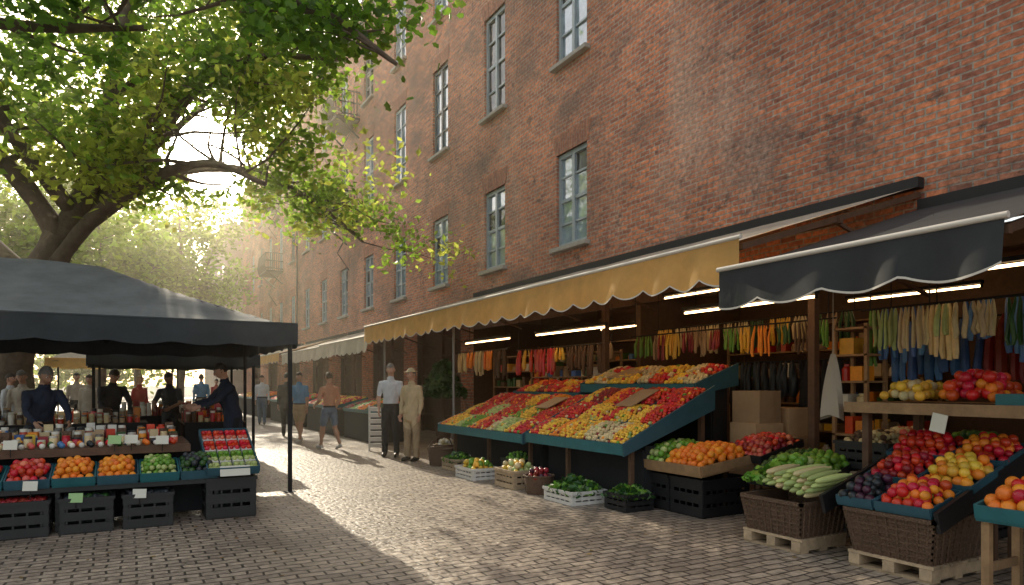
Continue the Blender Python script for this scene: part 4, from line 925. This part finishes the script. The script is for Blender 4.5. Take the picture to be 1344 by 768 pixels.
person('woman_in_white_top',-1.95,16.3,(.8,-.5),1.62,top=C_white,bot=C_denim,hair=H_brown,female=True,vox=.02)
person('woman_in_pale_dress',-.74,18.8,(-.2,-1),1.64,top=C_pale,bot=C_pale,hair=H_brown,female=True,longhair=True,coat=True,vox=.02)
person('woman_in_red_top',.3,19.6,(.6,-.9),1.64,top=C_red,bot=C_denim,hair=H_blond,female=True,longhair=True,vox=.02)
person('man_in_grey_shirt',-2.9,18.2,(.5,-.9),1.76,top=C_grey,bot=C_dk,hair=H_brown,vox=.02)
person('man_in_white_shirt',4.3,26,(-.2,-1),1.76,legs=((.2,.05),(-.2,.2)),top=C_white,bot=C_denim,hair=H_brown,vox=.02)
person('woman_in_red_top',3.2,30,(0,-1),1.64,legs=((-.2,.15),(.2,.05)),top=C_red,bot=C_dk,hair=H_black,female=True,vox=.02)
person('man_in_blue_shirt',2.2,25,(.1,1),1.76,top=C_blue,bot=C_dk,hair=H_brown,vox=.02)
person('man_in_pale_shirt',-1.2,22.6,(.3,-1),1.74,top=C_pale,bot=C_dk,hair=H_black,vox=.02)
person('man_in_dark_coat',-3.6,23,(.3,-1),1.78,top=C_dk,bot=C_dk,hair=H_black,vox=.02)
# ------------------------------------------------------------ summer haze (real scattering air)
hm=bpy.data.materials.new('haze'); hm.use_nodes=True; hn=hm.node_tree.nodes; hn.remove(hn['Principled BSDF'])
vs=hn.new('ShaderNodeVolumeScatter'); vs.inputs['Color'].default_value=(1,.91,.72,1); vs.inputs['Density'].default_value=.0031; vs.inputs['Anisotropy'].default_value=.80
hm.node_tree.links.new(vs.outputs[0],hn['Material Output'].inputs['Volume'])
mb=MB(); mb.bb(-45,30,6,110,-1,16.5); mb.obj('haze',[hm])
# ------------------------------------------------------------ world, sun, camera
w=bpy.data.worlds.new('World'); sc.world=w; w.use_nodes=True; N=w.node_tree; n=N.nodes; L=N.links
bg=n['Background']; out=n['World Output']; SE,SA=R(24),R(1)
sky=n.new('ShaderNodeTexSky'); sky.sky_type='NISHITA'; sky.sun_disc=False; sky.sun_elevation=SE; sky.sun_rotation=SA; sky.dust_density=2; sky.air_density=1.2
L.new(sky.outputs[0],bg.inputs[0]); bg.inputs[1].default_value=.15
tc=n.new('ShaderNodeTexCoord'); dt=n.new('ShaderNodeVectorMath'); dt.operation='DOT_PRODUCT'; L.new(tc.outputs['Generated'],dt.inputs[0]); dt.inputs[1].default_value=SUNP
mx=n.new('ShaderNodeMath'); mx.operation='MAXIMUM'; mx.inputs[1].default_value=0; L.new(dt.outputs['Value'],mx.inputs[0])
acc=None
for pw,st in ((700,26),(120,3.0),(18,.5),(2.5,.45)):
    a=n.new('ShaderNodeMath'); a.operation='POWER'; a.inputs[1].default_value=pw; L.new(mx.outputs[0],a.inputs[0])
    b=n.new('ShaderNodeMath'); b.operation='MULTIPLY_ADD'; b.inputs[1].default_value=st; L.new(a.outputs[0],b.inputs[0])
    if acc is None: b.inputs[2].default_value=.56
    else: L.new(acc,b.inputs[2])
    acc=b.outputs[0]
bg2=n.new('ShaderNodeBackground'); bg2.inputs[0].default_value=(1,.91,.79,1); L.new(acc,bg2.inputs[1])
ad=n.new('ShaderNodeAddShader'); L.new(bg.outputs[0],ad.inputs[0]); L.new(bg2.outputs[0],ad.inputs[1]); L.new(ad.outputs[0],out.inputs[0])
sd=bpy.data.lights.new('sun','SUN'); sd.energy=5; sd.angle=R(.53); sd.color=(1,.87,.66); so=bpy.data.objects.new('sun',sd); sc.collection.objects.link(so)
dv=Vector((math.sin(SA)*math.cos(SE),math.cos(SA)*math.cos(SE),math.sin(SE))); so.rotation_euler=dv.to_track_quat('Z','Y').to_euler(); so.location=(0,0,30)
cd=bpy.data.cameras.new('camera'); cam=bpy.data.objects.new('camera',cd); sc.collection.objects.link(cam); sc.camera=cam
cam.location=(0,0,1.45); cam.rotation_euler=(R(90),0,-TH); cd.sensor_width=36; cd.lens=24; cd.shift_y=(505-384)/1344; cd.clip_end=2000
sc.view_settings.view_transform='Standard'; sc.view_settings.look='None'; sc.view_settings.exposure=0
